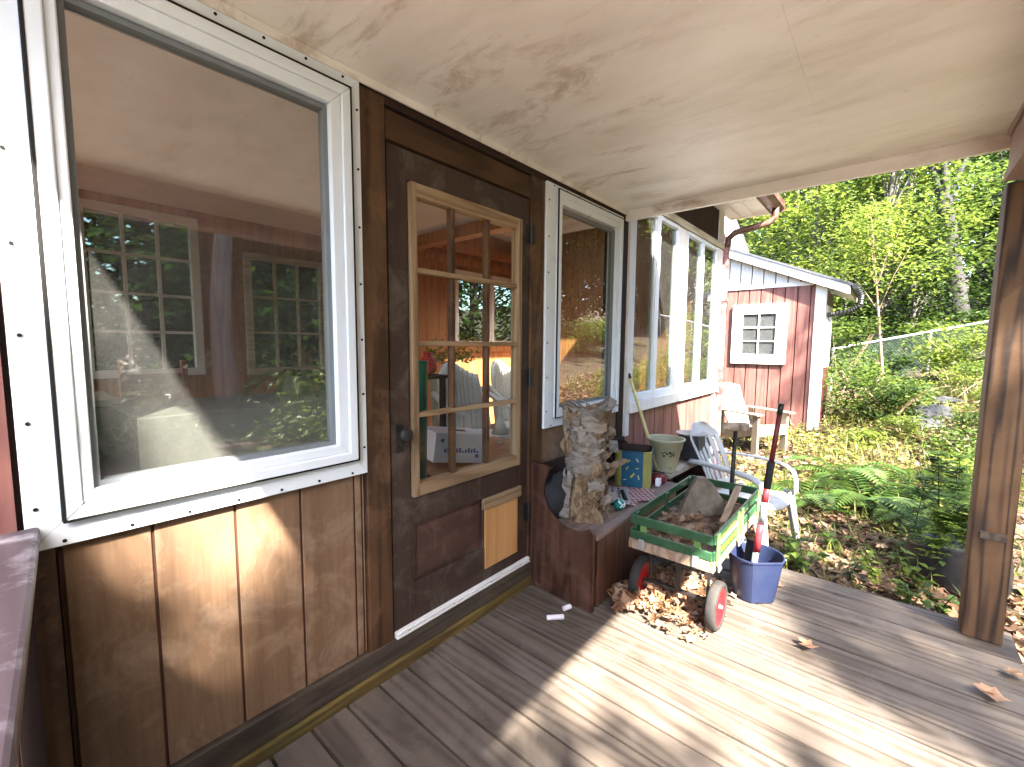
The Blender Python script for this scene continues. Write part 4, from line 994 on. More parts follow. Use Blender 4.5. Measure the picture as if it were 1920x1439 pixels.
# ------------------------------------------------------------------ white plastic armchair
def xf(loc, ang): return Matrix.Translation(loc) @ Matrix.Rotation(ang, 4, 'Z')
pcx = thing('plastic_chair', (3.78,-.80,gz(3.78,-.8)), 'grey white plastic garden armchair with a slotted back just beyond the wagon', 'chair')
T = xf((3.70,-.76,gz(3.78,-.8)), radians(-12)) @ Matrix.Scale(.93,4)            # faces -Y
def strip_surface(mb, rows, thick):
    """rows: list of rows of points -> sheet with thickness along local normal approx"""
    m, n = len(rows), len(rows[0]); v = []; f = []
    top = [[Vector(p) for p in r] for r in rows]
    nor = [[None]*n for _ in range(m)]
    for i in range(m):
        for j in range(n):
            a = top[min(i+1,m-1)][j]-top[max(i-1,0)][j]; b = top[i][min(j+1,n-1)]-top[i][max(j-1,0)]
            nor[i][j] = a.cross(b).normalized()
    for i in range(m):
        for j in range(n): v.append(top[i][j])
    for i in range(m):
        for j in range(n): v.append(top[i][j]-nor[i][j]*thick)
    N = m*n
    for i in range(m-1):
        for j in range(n-1):
            a, b, c, d = i*n+j, i*n+j+1, (i+1)*n+j+1, (i+1)*n+j; f.append((a,b,c,d)); f.append((N+a,N+d,N+c,N+b))
    for i in range(m-1): f.append((i*n,(i+1)*n,N+(i+1)*n,N+i*n)); f.append((i*n+n-1,N+i*n+n-1,N+(i+1)*n+n-1,(i+1)*n+n-1))
    for j in range(n-1): f.append((j,N+j,N+j+1,j+1)); k = (m-1)*n; f.append((k+j,k+j+1,N+k+j+1,N+k+j))
    mb.add(v, f)
q = MB(T); rows = []
for i in range(13):
    u = i/12; y = .20-.47*u; z = .405+.03*u - .05*max(0,(u-.82)/.18)**2 - .02*sin(pi*u); hw = .215+.035*u - .06*max(0,(u-.75)/.25)**2
    rows.append([(hw*s, y - .03*max(0,u-.7)/.3*(1-s*s), z-.014*(1-s*s)) for s in (-1,-.75,-.5,-.25,0,.25,.5,.75,1)])
strip_surface(q, rows, .008); q.build('seat', M['chair'], pcx, smooth=True)
q = MB(T)
def back_pt(s, u):                         # s -1..1 across, u 0..1 up
    hw = .19+.055*u - .16*max(0,(u-.72)/.28)**2.2
    return (hw*s, .205+.19*u+.06*u*u - .045*(1-abs(s)**2)*-1 - .02, .40+.53*u)
cols = [-1,-.76,-.64,-.40,-.28,-.06,.06,.28,.40,.64,.76,1]
for a in range(0, len(cols)-1, 2):           # slats between slots
    rows = [[back_pt(cols[a]+(cols[a+1]-cols[a])*k/2, i/14) for k in range(3)] for i in range(12)]
    strip_surface(q, rows, -.008)
rows = [[back_pt(-1+2*k/12, u) for k in range(13)] for u in (.74,.78,.82,.86,.9,.94,.97,1.0)]; strip_surface(q, rows, -.009)
rows = [[back_pt(-1+2*k/12, u) for k in range(13)] for u in (0,.05,.1)]; strip_surface(q, rows, -.009)
q.build('backrest', M['chair'], pcx, smooth=True)
for s in (-1,1):
    q = MB(T); path = [(.235*s,.37,.64),(.262*s,.25,.655),(.285*s,.1,.655),(.295*s,-.05,.65),(.295*s,-.17,.635),(.287*s,-.235,.60),(.28*s,-.26,.54),(.275*s,-.27,.42)]
    P_ = [Vector(p) for p in spline(path, 26)]
    rows = []
    for i, p in enumerate(P_):
        wdt = .032 if i < 18 else .036
        rows.append([p+Vector((s*-wdt,0,-.006)), p+Vector((0,0,.004)), p+Vector((s*wdt,0,-.008)), p+Vector((s*wdt,0.004,-.022))])
    strip_surface(q, rows if s < 0 else [list(reversed(r)) for r in rows], .008); q.build('armrest', M['chair'], pcx, smooth=True)
    for fr in (0,1):
        q = MB(T)
        if fr: top_ = Vector((.262*s,-.235,.43)); bot = Vector((.29*s,-.30,.0)); wd, dp_ = .085,.05
        else: top_ = Vector((.215*s,.24,.43)); bot = Vector((.25*s,.40,.0)); wd, dp_ = .07,.045
        ring = []
        for u in (0,.25,.5,.75,1):
            c = top_.lerp(bot,u); k = 1-.45*u
            ring.append([c+Vector((-s*wd*.62*k,(-.012 if fr else .012),0)), c+Vector((s*wd*.38*k,(-.018 if fr else .018),0)), c+Vector((s*wd*.45*k,(dp_ if fr else -dp_)*k*1.2,0))])
        strip_surface(q, ring if (s > 0) == bool(fr) else [list(reversed(r)) for r in ring], .01); q.build('leg', M['chair'], pcx, smooth=False)

# ------------------------------------------------------------------ cream adirondack chair
AX_ = 6.62; AY_ = -.12; AZ_ = gz(AX_, AY_)+.02
ad = thing('adirondack_chair', (AX_, AY_, AZ_), 'cream wooden adirondack chair sitting in the weeds in front of the red shed', 'chair')
T = xf((AX_, AY_, AZ_), radians(-28)) @ Matrix.Scale(.85,4)
for i in range(7):                        # back slats
    s = (i-3)/3; q = MB(T); q.bar((.21*s*.85,.12,.28),(.27*s,.46,1.0-.05*s*s),.064,.02,(0,-1,.5)); q.build('back_slat', M['adir'], ad, bevel=.004)
for i in range(6):
    q = MB(T); y = .12-.105*i; z = .29+.02*i; q.box(-.26,.26,y-.05,y+.04,z,z+.02); q.build('seat_slat', M['adir'], ad, bevel=.003)
q = MB(T); q.box(-.27,.27,.24,.27,.52,.60); q.build('back_rail', M['adir'], ad, bevel=.003)
for s in (-1,1):
    q = MB(T); q.box(.27*s,.41*s,-.50,.32,.585,.61); q.build('armrest', M['adir'], ad, bevel=.006)
    q = MB(T); q.box(.285*s,.325*s,-.45,-.35,-.05,.585); q.build('leg', M['adir'], ad, bevel=.003)
    q = MB(T); q.bar((.275*s,-.44,.36),(.275*s,.62,.02),.03,.12); q.build('leg', M['adir'], ad, bevel=.003)
    q = MB(T); q.box(.30*s,.33*s,.18,.24,.2,.585); q.build('arm_support', M['adir'], ad, bevel=.003)
q = MB(T); q.box(-.285,.285,-.465,-.44,.27,.40); q.build('apron', M['adir'], ad, bevel=.003)

# ================================================================== things in the room behind the glass
cab = thing('cabinet', (.6,.35,.12), 'pale grey cabinet seen through the picture window', 'cabinet')
q = MB(); q.box(.262,1.2,.16,.6,.12,1.165); q.build('body', M['cabinet'], cab, bevel=.005)
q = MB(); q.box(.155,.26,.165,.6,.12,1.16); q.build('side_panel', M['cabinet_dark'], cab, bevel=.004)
oc = thing('wooden_chair', (.5,1.25,.12), 'orange slatted wooden chair inside the room behind the grey cabinet', 'chair')
for z in (1.09,1.19): 
    q = MB(); q.box(.39,.63,1.2,1.225,z-.04,z+.045); q.build('back_slat', M['orange_wood'], oc, bevel=.003)
for x in (.385,.625):
    q = MB(); q.box(x-.012,x+.012,1.19,1.23,.12,1.3); q.build('leg', M['orange_wood'], oc); q = MB(); q.box(x-.012,x+.012,1.6,1.64,.12,.7); q.build('leg', M['orange_wood'], oc)
q = MB(); q.box(.38,.64,1.2,1.66,.62,.66); q.build('seat', M['orange_wood'], oc, bevel=.003)
wt_ = thing('side_table', (.2,1.25,.12), 'low white topped table inside left of the orange chair', 'table')
q = MB(); q.box(.0,.36,1.15,1.6,1.09,1.13); q.build('table_top', M['white_x'], wt_, bevel=.004)
q = MB(); q.box(.02,.34,1.17,1.58,.98,1.088); q.build('apron', M['orange_wood'], wt_)
for x in (.03,.33):
    for y in (1.18,1.57): q = MB(); q.box(x-.02,x+.02,y-.02,y+.02,.12,1.0); q.build('leg', M['orange_wood'], wt_)
sp_ = thing('house_plant', (.85,.42,1.165), 'striped arching house plant on the grey cabinet behind the picture window', 'plant')
q = MB(); q.lathe((.85,.42,1.167), [(.05,0),(.075,.08),(.08,.085),(.07,.085),(0,.08)], 20); q.build('pot', M['pot'], sp_, smooth=True)
q = MB(); r_ = R_(8)
for i in range(46):
    a = r_.uniform(0,6.28); L = r_.uniform(.15,.34); p = Vector((.85,.42,1.24)); prev = p
    for k in range(5):
        u = (k+1)/5; nx2 = Vector((.85+cos(a)*L*u, .42+sin(a)*L*u*.7, 1.24+L*(.7*u-1.1*u*u)))
        sd_ = Vector((-sin(a),cos(a),0))*.011*(1-.6*u); q.quad(prev-sd_, prev+sd_, nx2+sd_*.8, nx2-sd_*.8); prev = nx2
q.build('leaf', M['leaf_g'], sp_)
wb_ = thing('cardboard_box', (2.07,.72,.55), 'white cardboard box with purple print lying just inside the door', 'box')
q = MB(); Tb = Matrix.Translation((2.08,.78,.68)) @ Matrix.Rotation(radians(-18),4,'Z') @ Matrix.Rotation(radians(8),4,'Y'); q.xf = Tb
q.box(-.2,.2,-.14,.16,-.1,.1); q.build('carton', M['paper'], wb_, bevel=.004)
q = MB(Tb); q.box(-.03,.08,-.02,.04,.1,.102); q.build('hand_hole', M['darkbrown'], wb_)
q = MB(Tb); r_ = R_(5)
for i in range(12): q.box(-.13+.022*i,-.115+.022*i,-.1415,-.14,-.03,-.03+r_.uniform(.012,.035))
q.tube([(-.15,-.1415,.05),(-.15,-.14,.05)],.014,10); q.tube([(.12,-.1415,-.05),(.12,-.14,-.05)],.014,10); q.build('print', M['purple'], wb_)
tb2 = thing('low_table', (2.1,.8,.12), 'brown table under the white box inside the door', 'table')
q = MB(); q.box(1.75,2.9,.5,1.15,.53,.56); q.build('table_top', M['knotty'], tb2)
for x in (1.8,2.85):
    for y in (.55,1.1): q = MB(); q.box(x-.025,x+.025,y-.025,y+.025,.12,.53); q.build('leg', M['knotty'], tb2)
def wicker(name, x, y, wdt, lab):
    t = thing(name, (x,y,.12), lab, 'chair', 'white wicker chairs in the room')
    q = MB(); rows = []
    for i in range(10):
        u = i/9; rows.append([(x+wdt*s*(1-.12*u*u), y+.1*u-.16*(s*s)*1.0, .45+u*(.68+.07*cos(s*3.1))) for s in [k/6-1 for k in range(13)]])
    strip_surface(q, rows, .03); q.build('backrest', M['wicker'], t, smooth=True)
    q = MB()
    for k in range(15):
        s = k/7-1; q.tube([(x+wdt*s, y-.18*s*s-.035, .47), (x+wdt*s*.9, y+.08-.18*s*s-.035, 1.12+.06*cos(s*3.1))], .008, 5)
    q.build('wicker_cane', M['wicker'], t)
    q = MB(); q.box(x-wdt,x+wdt,y-.55,y-.05,.40,.47); q.build('seat', M['wicker'], t, bevel=.02)
    for sx in (-1,1):
        q = MB(); q.tube([(x+sx*wdt,y-.05,.9),(x+sx*(wdt+.05),y-.3,.78),(x+sx*wdt,y-.52,.72),(x+sx*wdt,y-.53,.12)], .03, 10); q.build('armrest', M['wicker'], t, smooth=True)
wicker('wicker_chair', 3.15, 1.95, .33, 'white wicker armchair with a high fanned back seen through the middle door panes')
wicker('wicker_chair', 3.95, 2.0, .28, 'white wicker armchair further right seen through the right door panes')
t5 = thing('watering_can', (1.65,.6,.56), 'tall teal plastic container inside behind the left door panes', 'container')
q = MB(); q.lathe((1.635,.62,.56), [(.05,0),(.06,.02),(.075,.72),(.08,.73),(.07,.73),(0,.7)], 24); q.build('body', M['teal'], t5, smooth=True)
st2 = thing('stand', (1.65,.62,.12), 'dark wooden stand under the teal container inside the door', 'stand')
q = MB(); q.box(1.5,1.74,.5,.76,.52,.555); q.build('top', M['darkbrown'], st2)
for x in (1.53,1.71): q = MB(); q.box(x-.02,x+.02,.52,.74,.12,.52); q.build('leg', M['darkbrown'], st2)
t6 = thing('red_vase', (2.36,1.4,.9), 'round red glazed vase on a stand inside the room', 'vase')
q = MB(); q.lathe((2.37,1.42,1.13), [(.03,0),(.07,.03),(.085,.08),(.06,.14),(.035,.16),(.04,.19)], 24); q.build('body', M['redpaint'], t6, smooth=True)
q = MB(); q.box(2.2,2.5,1.3,1.55,1.1,1.128); q.box(2.22,2.26,1.32,1.36,.12,1.1); q.box(2.44,2.48,1.32,1.36,.12,1.1); q.box(2.33,2.37,1.5,1.54,.12,1.1); o = q.build('plant_stand', M['darkbrown']); tag(o, 'dark wooden plant stand under the red vase inside the room', 'stand')
bl_ = thing('table_lamp', (2.74,.9,.56), 'small white bell shaped lamp on the table behind the lower right door pane', 'lamp')
q = MB(); q.lathe((2.73,.92,.56), [(.03,0),(.01,.02),(.01,.12)], 14); q.build('stand', M['wicker'], bl_, smooth=True)
q = MB(); q.lathe((2.73,.92,.64), [(.075,0),(.035,.1),(.02,.13),(.012,.15),(.02,.19),(0,.21)], 20); q.build('lamp_shade', M['wicker'], bl_, smooth=True)
dr_ = thing('dried_flowers', (2.2,2.3,1.2), 'yellow dried flowers trailing over the back of the wicker chair inside', 'plant')
q = MB(); r_ = R_(3)
for i in range(420):
    c = Vector((r_.uniform(3.0,3.6), 2.15+r_.gauss(0,.08), 1.18+abs(r_.gauss(0,.13)))); q.leaf(c, Vector((r_.uniform(-1,1),r_.uniform(-1,1),r_.uniform(-.4,1))).normalized(), (0,-1,0), .05, .022)
q.build('flower', M['leaf_y'], dr_)
q = MB(); q.lathe((3.3,2.25,.12), [(.14,0),(.2,.9),(.21,.92),(0,.9)], 24); q.build('planter', M['pot'], dr_, smooth=True)

# ================================================================== vegetation
def leaf_clump(mb, c, r, n, size, rnd, up=.5, flat=.75):
    for i in range(n):
        d = Vector((rnd.gauss(0,1), rnd.gauss(0,1), rnd.gauss(0,1)*flat)); d = d*(r*.55)
        p = Vector(c)+d; a = rnd.uniform(0,6.283); dirv = Vector((cos(a), sin(a), rnd.uniform(-.7,.25))).normalized()
        nrm = Vector((rnd.uniform(-up,up), rnd.uniform(-up,up), 1))
        s = size*rnd.uniform(.6,1.25); mb.leaf(p, dirv, nrm, s, s*.55)
def make_tree(name, base, height, crown_r, n_clumps, per, size, mat, label, group, seed, trunk_r=.12, lean=(0,0), low=.3, bark='bark', clump_r=.55, cat='tree', zs=1.0):
    rnd = R_(seed); bx, by, bz = base
    t = thing(name, (bx,by,bz), label, cat, group)
    tk = MB(); pts = []; rs = []
    for i in range(9):
        u = i/8; pts.append((bx+lean[0]*u+.12*sin(u*5+seed)*trunk_r*4*u, by+lean[1]*u+.1*cos(u*4+seed)*trunk_r*4*u, bz-.15+height*.93*u)); rs.append(trunk_r*(1.15-.95*u) if i else trunk_r*1.35)
    tk.tube(pts, rs, 9)
    cr = MB(); zc = bz+height*(low+1)/2; zr = height*(1-low)/2*zs
    for k in range(n_clumps):
        while True:
            p = Vector((rnd.uniform(-1,1), rnd.uniform(-1,1), rnd.uniform(-1,1)))
            if .12 < p.length < 1: break
        u = (zc+p.z*zr-bz)/height
        ax = Vector((bx+lean[0]*u, by+lean[1]*u, 0)); taper = 1 if u < .6 else max(.35, 1-(u-.6)*1.4)
        c = Vector((ax.x+p.x*crown_r*taper, ax.y+p.y*crown_r*taper, zc+p.z*zr))
        leaf_clump(cr, c, clump_r*rnd.uniform(.7,1.3), per, size, rnd)
        if k % 3 == 0:
            j = min(7, max(1, int((u-.12)*8))); s = Vector(pts[j]); m_ = s.lerp(c,.5)+Vector((0,0,.1*crown_r))
            tk.tube([s, m_, c], [rs[j]*.45, rs[j]*.28, .008], 6, cap=False)
    tk.build('trunk', M[bark], t, smooth=True); cr.build('crown', M[mat], t)
    return t
def copy_thing(src, loc, rot, label=None, group=None, scale=1):
    c = src.copy(); COL.objects.link(c); c.location = loc; c.rotation_euler = (0,0,rot); c.scale = (scale,)*3
    if label: c['label'] = label
    if group: c['group'] = group
    for ch in src.children:
        d = ch.copy(); COL.objects.link(d); d.parent = c; d.matrix_parent_inverse = ch.matrix_parent_inverse.copy()
    return c

# wood beyond the fence (each tree a thing)
WG = 'woodland trees beyond the chain link fence'
make_tree('young_tree', (17.2,.5,gz(17.2,.5)), 7.2, 2.3, 60, 95, .17, 'leaf_y', 'bright yellow green leafy tree rising right behind the shed roof', WG, 11, .1, low=.12)
make_tree('young_tree', (16.5,-1.25,gz(16.5,-1.25)), 7.6, 2.2, 62, 95, .17, 'leaf_g', 'broad light green tree in the middle of the view behind the fence', WG, 12, .11, low=.14)
make_tree('young_tree', (20.3,-.9,gz(20.3,-.9)), 8.6, 2.3, 60, 90, .19, 'leaf_y', 'sunlit tall green tree left of the thick grey trunk', WG, 13, .12, low=.2)
tall_ = make_tree('tall_tree', (19.4,-3.27,gz(19.4,-3.27)), 13.0, 2.6, 42, 85, .19, 'leaf_g', 'tall tree with a thick leaning grey trunk behind the fence', WG, 14, .25, (-.2,2.1), low=.52, bark='greybark')
make_tree('tall_tree', (21.2,-3.86,gz(21.2,-3.86)), 11, 2.0, 40, 80, .18, 'leaf_d', 'tree with a thin slanting pale trunk at the right by the post', WG, 15, .075, (1.9,-.85), low=.5, bark='greybark')
make_tree('dense_tree', (26.5,-1.8,gz(26.5,-1.8)), 11, 3.2, 70, 90, .24, 'leaf_d', 'dark green dense tree deep in the wood behind the thick grey trunk', WG, 16, .18, low=.05)
make_tree('dense_tree', (27.5,2.6,gz(27.5,2.6)), 10.5, 3.3, 60, 80, .24, 'leaf_g', 'mid green tree far left in the wood above the shed', WG, 17, .16, low=.05)
make_tree('dense_tree', (21.5,4.2,gz(21.5,4.2)), 9.0, 2.4, 40, 90, .2, 'leaf_d', 'dark green tree above the shed roof beside the gutter', WG, 18, .14, low=.1)
make_tree('dense_tree', (31,-5.2,gz(31,-5.2)), 13, 3.6, 70, 80, .27, 'leaf_d', 'darkest tree at the far right of the wood', WG, 19, .2, low=.02)
make_tree('dense_tree', (33,.4,gz(33,.4)), 14, 3.8, 70, 80, .28, 'leaf_d', 'tallest dark tree at the back of the wood', WG, 20, .2, low=.02)
make_tree('dense_tree', (21.3,-6.6,gz(21.3,-6.6)), 10, 2.4, 60, 85, .2, 'leaf_g', 'leafy tree behind the porch post at the right', WG, 21, .15, low=.05)
make_tree('young_tree', (21.8,-3.0,gz(21.8,-3.0)), 5.2, 1.8, 46, 80, .18, 'leaf_d', 'low dark leafy tree at the foot of the thick grey trunk', WG, 22, .07, low=.02)
make_tree('young_tree', (17.8,-2.0,gz(17.8,-2.0)), 4.4, 1.6, 44, 80, .16, 'leaf_d', 'low dark tree right behind the fence rail', WG, 23, .06, low=.02)
for i, (x, y, s, r) in enumerate(((36,5.5,1.15,1.1),(40,-2.5,1.3,2.2),(38,-8,1.25,.6),(44,2,1.5,4.0),(30,8,1.1,3.0),(35,2.5,1.25,.3),(37,-5.5,1.35,1.9),(42,6,1.5,2.6),(47,-6,1.7,.9),(34,9,1.3,5.0),(48,1,1.8,3.3),(29,5.2,1.0,4.1))):
    copy_thing(tall_.parent or bpy.data.objects['dense_tree'], (x,y,gz(x,y)), r, 'far tree closing the back of the wood', 'far trees closing the wood', s)

# sapling, bushes, undergrowth in front of the fence
make_tree('sapling', (11.82,-1.52,gz(11.82,-1.52)), 4.2, 1.0, 24, 85, .10, 'leaf_y', 'slim sapling with a thin crooked orange trunk in front of the fence', None, 33, .03, (-.1,.45), low=.5, bark='twig', clump_r=.4)
def bush(base, r, h, n, per, size, mat, label, seed, name='shrub', group=None, stems=6):
    rnd = R_(seed); t = thing(name, base, label, 'shrub', group)
    st_ = MB()
    for i in range(stems):
        a = rnd.uniform(0,6.28); st_.tube([base, (base[0]+cos(a)*r*.3, base[1]+sin(a)*r*.3, base[2]+h*.45), (base[0]+cos(a)*r*.7, base[1]+sin(a)*r*.7, base[2]+h*.85)], [.014,.01,.004], 5)
    st_.build('stem', M['twig'], t)
    f_ = MB()
    for k in range(n):
        a = rnd.uniform(0,6.28); u = rnd.random()**.6; z = rnd.uniform(.15,1)
        c = (base[0]+cos(a)*r*u*(1-.35*z), base[1]+sin(a)*r*u*(1-.35*z), base[2]+h*z); leaf_clump(f_, c, r*.42, per, size, rnd, .6, .6)
    f_.build('foliage', M[mat], t); return t
bush((9.35,-1.25,gz(9.35,-1.25)), .62, .95, 26, 60, .085, 'leaf_g', 'dark green leafy shrub at the white corner of the shed', 41)
bush((8.9,-1.62,gz(8.9,-1.62)), .5, .6, 18, 55, .08, 'leaf_d', 'low spreading shrub in front of the shed corner shrub', 42)
bush((11.6,-.75,gz(11.6,-.75)), .75, 1.75, 34, 60, .1, 'leaf_g', 'tall green shrub growing along the side wall of the shed', 43)
bush((13.6,-2.75,gz(13.6,-2.75)), .85, 1.15, 34, 55, .12, 'leaf_y', 'bright yellow green shrub before the fence at the right', 44)
bush((14.2,-1.6,gz(14.2,-1.6)), .5, .7, 14, 45, .1, 'leaf_d', 'small shaded shrub at the fence left of the bright shrub', 45)
bush((11.0,-2.65,gz(11.0,-2.65)), .36, .62, 14, 42, .07, 'leaf_g', 'small upright bush on the slope beside the rocks', 46)
bush((10.2,-1.6,gz(10.2,-1.6)), .55, .5, 18, 50, .085, 'leaf_y', 'sunlit low bush on the slope behind the shed corner', 47)
bush((7.6,-2.35,gz(7.6,-2.35)), .45, .42, 15, 50, .065, 'leaf_g', 'low green bush beside the porch post on the slope', 48)
bush((16.6,-.6,gz(16.6,-.6)), 1.1, 2.1, 36, 55, .14, 'leaf_d', 'dark shrub behind the fence at the left end', 49)
for i, (x, y, r, h, lb_) in enumerate(((16.2,-2.4,.8,1.0,'dark undergrowth shrub behind the fence below the small dark tree'),(17.3,-3.3,.9,1.1,'dark undergrowth shrub behind the fence left of the thick grey trunk'),(18.4,-4.3,.9,1.1,'dark undergrowth shrub behind the fence below the thick grey trunk'),(15.2,-1.3,.6,.8,'dark undergrowth shrub behind the fence near the sapling'),(19.5,-5.3,.9,1.2,'dark undergrowth shrub behind the fence beside the post'),(24.0,-3.2,1.5,1.8,'wide dark shrub far back in the wood by the trunks'),(23.5,-1.2,1.6,2.0,'wide dark shrub far back in the middle of the wood'))):
    bush((x,y,gz(x,y)), r, h, 30, 60, .15, 'leaf_d' if i % 2 else 'leaf_g', lb_, 130+i)
# fence
fen = thing('chain_link_fence', (15.2,-2.3,.7), 'galvanised chain link fence climbing the slope at the edge of the wood', 'fence')
FA = Vector((13.6,-.45,1.33)); FB = Vector((18.4,-5.9,2.68)); FH = 1.05
q = MB(); q.tube([FA, FB], .028, 8); q.build('top_rail', M['steel'], fen)
for u in (.0,.335,.67,1.0):
    p = FA.lerp(FB,u); q = MB(); q.tube([p+Vector((0,0,-FH-.25)), p+Vector((0,0,.04))], .03, 8); q.build('post', M['steel'], fen)
q = MB(); L = (FB-FA).length; n_ = int(L/.075)
for i in range(-14, n_):
    for s in (1,-1):
        u0 = i/n_; u1 = (i+14)/n_; a0, a1 = (u0,u1) if s > 0 else (u1,u0)
        c0, c1 = max(0,min(1,a0)), max(0,min(1,a1))
        if abs(a1-a0) < 1e-6 or c0 == c1: continue
        z0 = -FH*(1-(c0-a0)/(a1-a0)); z1 = -FH*(1-(c1-a0)/(a1-a0))
        q.tube([FA.lerp(FB,c0)+Vector((0,0,z0)), FA.lerp(FB,c1)+Vector((0,0,z1))], .003, 3, cap=False)
q.build('wire_mesh', M['wire'], fen)
# rocks
def rock(c, sx, sy, sz, seed, label, group=None):
    v = []; f = []; n, m = 14, 9
    for i in range(m+1):
        ph = pi*i/m
        for k in range(n):
            t = 2*pi*k/n; d = Vector((sin(ph)*cos(t), sin(ph)*sin(t), cos(ph))); r = 1+.45*mnoise.noise(d*1.3+Vector((seed,0,0)))+.15*mnoise.noise(d*4+Vector((0,seed,0)))
            v.append((c[0]+d.x*sx*r, c[1]+d.y*sy*r, c[2]+d.z*sz*r))
    for i in range(m):
        for k in range(n): f.append((i*n+k,(i+1)*n+k,(i+1)*n+(k+1)%n,i*n+(k+1)%n))
    q = MB(); q.add(v, f); o = q.build('rock', M['stone'], smooth=False); tag(o, label, 'rock', group); return o
rock((9.2,-2.12,gz(9.2,-2.1)+.06), .3,.25,.13, 1, 'broad dark grey rock on the slope beyond the ferns')
rock((8.7,-2.0,gz(8.7,-2.0)+.02), .28,.2,.1, 2, 'flat dark rock in front of the broad grey rock')
rock((10.4,-2.35,gz(10.4,-2.35)+.03), .3,.2,.1, 3, 'flat pale rock higher up the slope')
rock((14.6,-3.3,gz(14.6,-3.3)+.12), .5,.4,.22, 4, 'large rock at the foot of the fence by the post')
rock((14.9,-3.9,gz(14.9,-3.9)+.14), .45,.35,.25, 5, 'second rock at the fence hidden behind the post')
# ferns
def fern(c, n, L, seed, label, mat='fernleaf', lift=.75):
    rnd = R_(seed); q = MB()
    for i in range(n):
        a = 6.28*i/n + rnd.uniform(-.3,.3); l = L*rnd.uniform(.75,1.15); lf = lift*rnd.uniform(.6,1.3); prev = Vector(c); K = 22
        for k in range(1, K+1):
            u = k/K; p = Vector((c[0]+cos(a)*l*u*.95, c[1]+sin(a)*l*u*.95, c[2]+l*(lf*1.5*u-lf*1.35*u*u)))
            d = (p-prev).normalized(); sd_ = Vector((-sin(a),cos(a),0)); ll = l*.30*sin(pi*min(1,(u*.9+.1)))**.8*(1-.25*u)
            for s in (-1,1):
                dv = (sd_*s + d*.45 + Vector((0,0,-.12))).normalized(); q.leaf(p, dv, Vector((0,0,1))+d*.2, ll, l*.052)
            q.tube([prev,p], .0028*(1.2-u), 3, cap=False); prev = p
    o = q.build('fern', M[mat]); tag(o, label, 'fern', None); return o
fern((4.75,-1.05,gz(4.75,-1.05)), 9, .55, 1, 'bluish green fern right of the white plastic chair')
fern((5.0,-1.45,gz(5,-1.45)), 9, .62, 2, 'large arching fern in the middle beyond the deck')
fern((5.75,-1.25,gz(5.75,-1.25)), 9, .6, 4, 'fern catching the light at the edge of the sunny weeds')
fern((5.6,-1.85,gz(5.6,-1.85)), 8, .6, 5, 'pale fern at the right behind the potted weeds')
fern((4.75,-1.75,gz(4.75,-1.75)), 8, .5, 6, 'fern just left of the black pot')
# broad-leaved weeds at the deck edge
def weed(c, h, n, size, seed, label, mat='leaf_g'):
    rnd = R_(seed); q = MB(); s_ = MB()
    for i in range(4):
        a = rnd.uniform(0,6.28); tip = Vector((c[0]+cos(a)*h*.35, c[1]+sin(a)*h*.35, c[2]+h*rnd.uniform(.7,1))); s_.tube([c, Vector(c).lerp(tip,.5)+Vector((0,0,h*.12)), tip], [.004,.003,.002], 4)
        for k in range(n//4):
            u = rnd.uniform(.25,1); p = Vector(c).lerp(tip,u); b = rnd.uniform(0,6.28); z = size*rnd.uniform(.6,1.2)
            q.leaf(p, Vector((cos(b),sin(b),rnd.uniform(-.3,.35))).normalized(), Vector((rnd.uniform(-.3,.3),rnd.uniform(-.3,.3),1)), z, z*.62)
    t = thing('weed', c, label, 'plant'); s_.build('stem', M['leaf_d'], t); q.build('foliage', M[mat], t)
weed((3.40,-1.2,-.12), .26, 26, .095, 1, 'broad leaved weed at the deck edge right of the blue bucket', 'leaf_g')
weed((3.55,-1.08,-.12), .22, 22, .08, 2, 'yellow green broad leaved weed between the chair leg and the bucket', 'leaf_y')
weed((3.34,-1.72,-.12), .2, 26, .07, 3, 'low weed spilling over the deck edge in front of the black pot', 'leaf_g')
weed((3.5,-1.58,-.12), .26, 30, .06, 4, 'slim leafy weed left of the black pot', 'leaf_y')
weed((3.36,-1.84,-.12), .16, 20, .065, 5, 'round leaved weed at the foot of the porch post', 'leaf_d')
weed((3.58,-1.76,-.12), .3, 34, .075, 8, 'leafy weed leaning against the black pot', 'leaf_g')
weed((3.45,-1.42,-.12), .17, 24, .055, 6, 'small weed by the deck edge in the shade', 'leaf_d')
weed((3.95,-1.3,-.12), .2, 24, .07, 7, 'weed in the dead leaves below the smallest fern', 'leaf_g')
